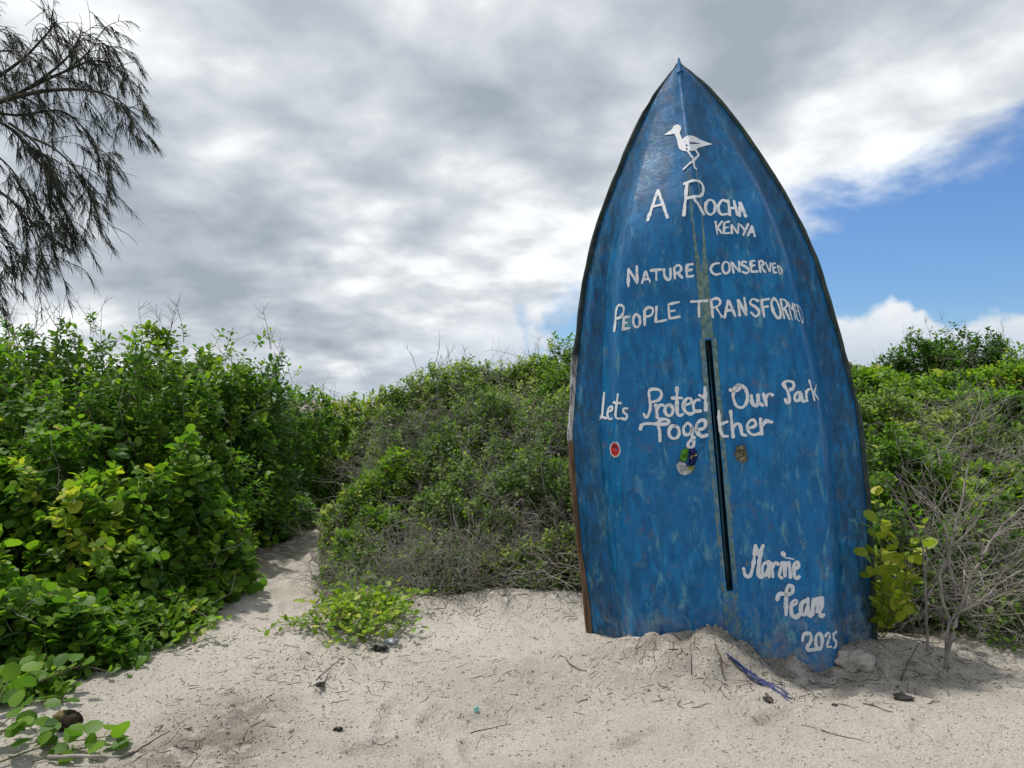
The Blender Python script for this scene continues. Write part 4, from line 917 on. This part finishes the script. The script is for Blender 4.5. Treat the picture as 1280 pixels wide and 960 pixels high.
# ------------------------------------------------------------------ casuarina overhanging from the left
rg = np.random.default_rng(44); TY = 9.0
tb = gpt(-9.2, 9.2); tree = empty('casuarina_tree', tb, 'dark feathery tree with drooping needle branches overhanging the top left corner', 'tree')
trunk = np.array([tb+[0, 0, -.2], tb+[.05, 0, 1.5], tb+[.2, .05, 3.2], tb+[.3, 0, 5.0], tb+[.5, 0, 7.0]]); p = cat_rom(trunk, 6)
link('trunk', tubes('trunk', p[None]-tb, np.linspace(.20, .06, len(p))[None], 10), M['bark'], tree)
LIMBS = [  # pixel paths of the main limbs, out from the trunk
    ([(-260, 220), (-120, 170), (0, 132), (60, 108), (110, 70), (130, 40)], 0, .045), ([(-120, 170), (-20, 120), (50, 75), (85, 40), (100, 22)], .3, .03), ([(0, 132), (70, 112), (130, 108), (170, 118), (196, 138)], -.2, .03),
    ([(60, 108), (110, 85), (150, 72), (190, 92)], .2, .02), ([(-20, 140), (30, 150), (60, 175), (90, 205), (100, 240), (110, 262)], 0, .024), ([(40, 150), (75, 178), (85, 215), (90, 250), (92, 275)], -.3, .018),
    ([(-262, 270), (-180, 205), (-100, 190), (-30, 210), (0, 240), (15, 280), (12, 320), (22, 362)], .2, .026), ([(-40, 205), (10, 225), (45, 250), (70, 290), (78, 315)], -.1, .02), ([(-262, 190), (-200, 145), (-140, 120), (-60, 70), (0, 40), (35, 32)], .4, .03),
    ([(0, 132), (50, 140), (105, 135), (140, 165), (155, 190)], .35, .02), ([(60, 165), (100, 185), (135, 225), (148, 262)], .15, .016), ([(-110, 100), (-60, 62), (0, 62), (50, 60), (80, 75)], -.35, .02), ([(110, 85), (140, 60), (150, 45)], 0, .012), ([(-60, 150), (0, 175), (40, 205), (60, 240)], .4, .02), ([(-262, 290), (-170, 235), (-80, 230), (-20, 260), (20, 290), (50, 320)], .4, .022),
    ([(-262, 200), (-330, 120), (-420, 60), (-470, 70)], .5, .04), ([(-262, 150), (-232, 60), (-185, 0), (-150, -10)], -.5, .035), ([(-262, 120), (-300, 20), (-340, -60)], .4, .035), ([(-262, 240), (-340, 215), (-430, 235), (-470, 290)], -.6, .035), ([(-262, 250), (-300, 240), (-330, 280), (-340, 330)], .9, .025), ([(-262, 60), (-240, -40), (-200, -90)], 0, .03)]
tw = []; nd_p = []; nd_d = []; nd_l = []
for pts, dy, r0 in LIMBS:
    P_ = cat_rom([at(u-28, v+4, TY+.15+(dy+.15*math.sin(i*2.1+r0*90))*min(1, i/1.5)) for i, (u, v) in enumerate(pts)], 7)
    link('limb', tubes('limb', P_[None]-tb, np.linspace(r0, .005, len(P_))[None], 6), M['bark'], tree)
    n = int(len(P_)*.78); k = rg.integers(len(P_)//5, len(P_), n); d = norm(P_[np.minimum(k+1, len(P_)-1)]-P_[k-1])
    S = walk(P_[k], d*.7 + rg.normal(0, .45, (n, 3)) + [.12, 0, -.15], n, .25+.40*rg.random(n), rg, 8, .12, .10); tw.append(S)
    k2 = rg.integers(2, 7, n*2); S2 = walk(S[np.tile(np.arange(n), 2), k2], np.array([.3, 0, -.5])+rg.normal(0, .5, (n*2, 3)), n*2, .15+.28*rg.random(n*2), rg, 8, .12, .14); tw.append(S2)
    for A_, cnt in ((S, 18), (S2, 18)):
        clump = rg.random(len(A_)); 
        for j in range(len(A_)):
            if clump[j] < .36: continue
            c_ = int(cnt*(.3+1.3*clump[j])); q_ = 1.2+5.8*rg.random(c_)**.8; i = np.minimum(q_.astype(int), 6); f = (q_-i)[:, None]
            nd_p.append(A_[j, i]*(1-f)+A_[j, i+1]*f); dd = norm(A_[j, -1]-A_[j, 3])*.55 + np.array([.32, 0, -.62]); nd_d.append(dd + rg.normal(0, .24, (c_, 3))); nd_l.append(.09+.13*rg.random(c_))
tw = np.concatenate(tw); link('twigs', tubes('twigs', tw-tb, np.linspace(.006, .0022, 8)[None], 3), M['bark'], tree)['kind'] = 'stuff'
np_, nd, nl = np.concatenate(nd_p), norm(np.concatenate(nd_d)), np.concatenate(nl if False else nd_l)
mid_ = np_ + nd*(nl*.5)[:, None]; end = mid_ + norm(nd+[0.05, 0, -.35])*(nl*.5)[:, None]
me = tubes('needles', np.stack([np_, mid_, end], 1)-tb, np.array([[.0026, .0026, .0012]]), 3, True, {'rnd': rg.random(len(np_))}); tag(link('needles', me, M['needle'], tree), kind='stuff')

# ------------------------------------------------------------------ small things on the sand
def lumpy(name, label, cat, loc, size, mt, seed, rot=0., amp=.25, sub=3, group=None, sink=.25):
    bm = bmesh.new(); bmesh.ops.create_icosphere(bm, subdivisions=sub, radius=1); V = np.array([v.co for v in bm.verts])
    V = V*(1+amp*2*fbm(V*1.6, seed, 3)[:, None]); V = V*np.array(size); c_, s_ = math.cos(rot), math.sin(rot); V = np.stack([V[:, 0]*c_-V[:, 1]*s_, V[:, 0]*s_+V[:, 1]*c_, V[:, 2]], -1)
    for v, q_ in zip(bm.verts, V): v.co = q_
    for f in bm.faces: f.smooth = True
    me = bpy.data.meshes.new(name); bm.to_mesh(me); bm.free(); l = np.array(loc, float); l[2] += size[2]*(1-2*sink)
    o = link(name, me, mt, None, l); return tag(o, label, cat, group)
hk = g3(84, 912); husk = empty('coconut_husk', hk, 'brown and black coconut husk lying on sand at the lower left', 'coconut')
for nm, off, sz, mt, sd in (('husk_shell', (-.025, 0, .045), (.042, .05, .045), 'husk_brown', 3), ('husk_fibre', (.022, -.005, .048), (.046, .05, .05), 'husk', 8)):
    o = lumpy(nm, None, None, (0, 0, 0), sz, M[mt], sd, sink=.5, amp=.3); o.parent = husk; o.location = off
cl = g3(1070, 842); clod = lumpy('sand_clod', 'grey clod of hardened sand wedged under the right gunwale', 'clod', cl+np.array([.05, .09, -.01]), (.10, .09, .075), M['sand'], 12, .2, .38, 4, None, .25)
for i, (u, v, s, sq, lab) in enumerate(((475, 812, .05, .5, 'black charred lump below the creeper tuft'), (400, 856, .035, .35, 'small flat black scrap in the middle of the path mouth'), (960, 875, .03, .4, 'smooth dark pebble before the heaped sand'), (1128, 872, .05, .4, 'black clump of rotten seaweed right of the boat'), (423, 912, .022, .6, 'small black crumb on the open sand near the frame bottom'), (1043, 882, .02, .5, 'small dark stone in front of the right chine'), (832, 806, .022, .6, 'dark bit of bark on the sand heap'))):
    lumpy('debris', lab, 'debris', g3(u, v), (s, s*.7, s*sq*.7), M['black'], 40+i, i*.9, .45, 3, 'dark bits lying on the sand', .3)
pb = g3(482, 806); lumpy('plastic_scrap', 'pale bluish scrap of plastic beside the creeper tuft', 'scrap', pb+np.array([.03, .05, 0]), (.05, .03, .018), M['pale_plastic'], 91, .5, .5)
tl = g3(597, 890); V = [(-.016, 0, 0), (.002, .004, 0), (.010, .004, .024), (.0, .0, .036), (-.02, -.002, .026), (-.016, .004, 0), (.002, .008, 0), (.010, .008, .024), (.0, .006, .036), (-.02, .002, .026)]
tag(link('plastic_shard', py_mesh('plastic_shard', V, [(0, 1, 2, 3, 4), (9, 8, 7, 6, 5)]+[(k, k+5, (k+1) % 5+5, (k+1) % 5) for k in range(5)], False), M['teal'], None, tl-np.array([0, 0, .006])), 'tiny teal plastic shard upright in the open sand', 'plastic')
# frayed blue rope running down the heap
rg = np.random.default_rng(61); rp = cat_rom([g3(908, 822, .012), g3(930, 838, .012), g3(955, 855, .012), g3(985, 870, .010)], 9)
root = empty('frayed_rope', rp[0], 'frayed blue rope lying down the heaped sand before the boat', 'rope')
for k in range(9):
    f = np.linspace(0, 1, len(rp))[:, None]; q_ = rp + np.cumsum(rg.normal(0, .0035, rp.shape), 0)*(.4+f) ; q_[:, 2] = np.maximum(H(q_[:, 0], q_[:, 1])+.004, q_[:, 2]-.01*f[:, 0])
    link('strand', tubes('strand', q_[None]-rp[0], np.full((1, len(rp)), .0028), 5), M['rope'], root)
# sticks one can pick out
STK = [((1120, 858), (1148, 815), 'short dark stick poking up out of the sand beside the bare shrubs', .006, .05), ((958, 868), (968, 880), 'stubby black stick beside the blue rope', .008, .0), ((395, 860), (425, 830), 'thin dark stick before the dune creeper', .004, 0), ((415, 890), (440, 885), 'short twig on the sand at the centre of the path mouth', .003, 0), ((862, 806), (866, 845), 'thin root hanging down the sand heap, left one', .004, 0), ((893, 806), (905, 845), 'thick dark root hanging down the sand heap, right one', .006, 0), ((60, 952), (150, 957), 'pale bent branch lying in the bottom left corner', .010, .02), ((150, 958), (210, 925), 'dark branching stick at the bottom left', .005, .01), ((590, 935), (645, 918), 'thin curved twig on the open sand at the centre', .003, 0), ((900, 862), (918, 880), 'slim root fragment below the sand heap', .003, 0), ((800, 790), (835, 800), 'dark root on top of the heap by the hull', .004, .0), ((1000, 905), (1080, 925), 'long thin dry stem on the sand at lower right', .003, 0), ((1080, 880), (1120, 890), 'grey twig near the black seaweed', .004, 0), ((700, 820), (735, 838), 'dark twig left of the boat on the sand', .004, 0)]
for a, b_, lab, r, up in STK:
    q_ = np.linspace(g3(*a, .006), g3(*b_, .006), 8); q_ = q_ + np.cumsum(rg.normal(0, .006, q_.shape), 0); q_[:, 2] = np.maximum(H(q_[:, 0], q_[:, 1])+r*.6, 0) + up*np.linspace(0, 1, 8)
    root = link('dry_stick', tubes('dry_stick', q_[None]-q_[0], np.linspace(r, r*.5, 8)[None], 6), M['twig_pale'] if 'pale' in lab else M['litter'], None, q_[0]); tag(root, lab, 'stick', 'sticks and roots on the sand')
# crumbs of dry leaf and twig, too many to count
def scatter(n, box, dens):
    out = np.zeros((0, 2))
    while len(out) < n:
        p = np.stack([box[0]+(box[1]-box[0])*rg.random(n*3), box[2]+(box[3]-box[2])*rg.random(n*3)], -1); out = np.concatenate([out, p[rg.random(len(p)) < dens(p[:, 0], p[:, 1])]])
    return out[:n]
def dens(x, y):
    d = .005 + .9*np.exp(-((x-1.4)/1.2)**2-((y-4.35)/.35)**2) + .9*np.exp(-((x+1.45)/.30)**2-((y-3.6)/.55)**2)*1.4 + .7*np.exp(-((x+.2)/1.6)**2-((y-5.75)/.3)**2) + .6*np.exp(-((x-2.8)/.8)**2-((y-4.4)/.4)**2) + .35*np.exp(-((x+1.0)/.9)**2-((y-4.7)/.6)**2)
    return np.clip(d*(.35+1.3*vnoise(np.stack([x, y], -1)*3.5, 7)), 0, 1)
q_ = scatter(3400, (-3, 3.8, 2.9, 6.2), dens); n = len(q_); ang = rg.random(n)*6.28; ln = .006+.10*rg.random(n)**4
dx = np.stack([np.cos(ang), np.sin(ang)], -1); K = 4; f = np.linspace(-.5, .5, K); P2 = q_[:, None]+dx[:, None]*(ln[:, None]*f)[..., None] + rg.normal(0, .1, (n, K, 2))*ln[:, None, None]
rad = (.0009+.0018*rg.random(n))[:, None]*np.array([[.6, 1, 1, .5]]); PZ = H(P2[..., 0], P2[..., 1])+rad*.5+.012*rg.random((n, K))*(rg.random((n, 1)) < .2)
me = tubes('ground_litter', np.concatenate([P2, PZ[..., None]], -1), rad, 4); tag(link('ground_litter', me, M['litter']), 'dark crumbs of twig and root strewn over the sand', 'litter', None, 'stuff')
# crumbs of sand
q_ = scatter(22000, (-3, 3.8, 2.9, 5.6), lambda x, y: np.clip(.25+.75*vnoise(np.stack([x, y], -1)*2.1, 3)-.2*(y > 4.8), 0, 1)); n = len(q_)
T = np.array([(1, 0, -.3), (-.4, .9, -.3), (-.5, -.8, -.3), (.1, .1, .8), (.8, .8, .2), (-.9, .1, .3)]); F = [(0, 1, 3), (1, 2, 3), (2, 0, 3), (0, 4, 1), (1, 5, 2), (0, 3, 4), (4, 3, 1), (1, 3, 5), (5, 3, 2)]
s_ = (.0025+.007*rg.random(n)**2.5); an = rg.random(n)*6.28; c_, si = np.cos(an), np.sin(an); TT = T[None]*(.7+.6*rg.random((n, 6, 3)))
V = np.stack([TT[..., 0]*c_[:, None]-TT[..., 1]*si[:, None], TT[..., 0]*si[:, None]+TT[..., 1]*c_[:, None], TT[..., 2]], -1)*s_[:, None, None]; V[..., :2] += q_[:, None]; V[..., 2] += H(q_[:, 0], q_[:, 1])[:, None]
fl = np.array(F).ravel(); me = raw_mesh('sand_crumbs', V.reshape(-1, 3), (fl[None]+(np.arange(n)*6)[:, None]).ravel(), np.full(n*len(F), 3), True)
tag(link('sand_crumbs', me, M['crumb']), 'pale crumbs of damp sand and shell grit', 'sand crumbs', None, 'stuff')

# timber prop behind the boat, its end just past the right gunwale
A0 = np.array([2.05, 6.5, float(HB(np.array(2.05), np.array(6.5)))-.2]); A1 = np.array([2.345, 5.33, 1.86]); d = norm(A1-A0); sd = norm(np.cross(d, [0, 0, 1.])); up_ = np.cross(sd, d)
V = [p_+sd*i*.035+up_*j*.03 for p_ in (A0, A1) for i, j in ((-1, -1), (1, -1), (1, 1), (-1, 1))]
tag(link('timber_prop', py_mesh('timber_prop', V, [(3, 2, 1, 0), (4, 5, 6, 7)]+[(k, (k+1) % 4, 4+(k+1) % 4, 4+k) for k in range(4)], False), M['wood']), 'dark timber prop whose end just shows behind the right gunwale', 'timber')
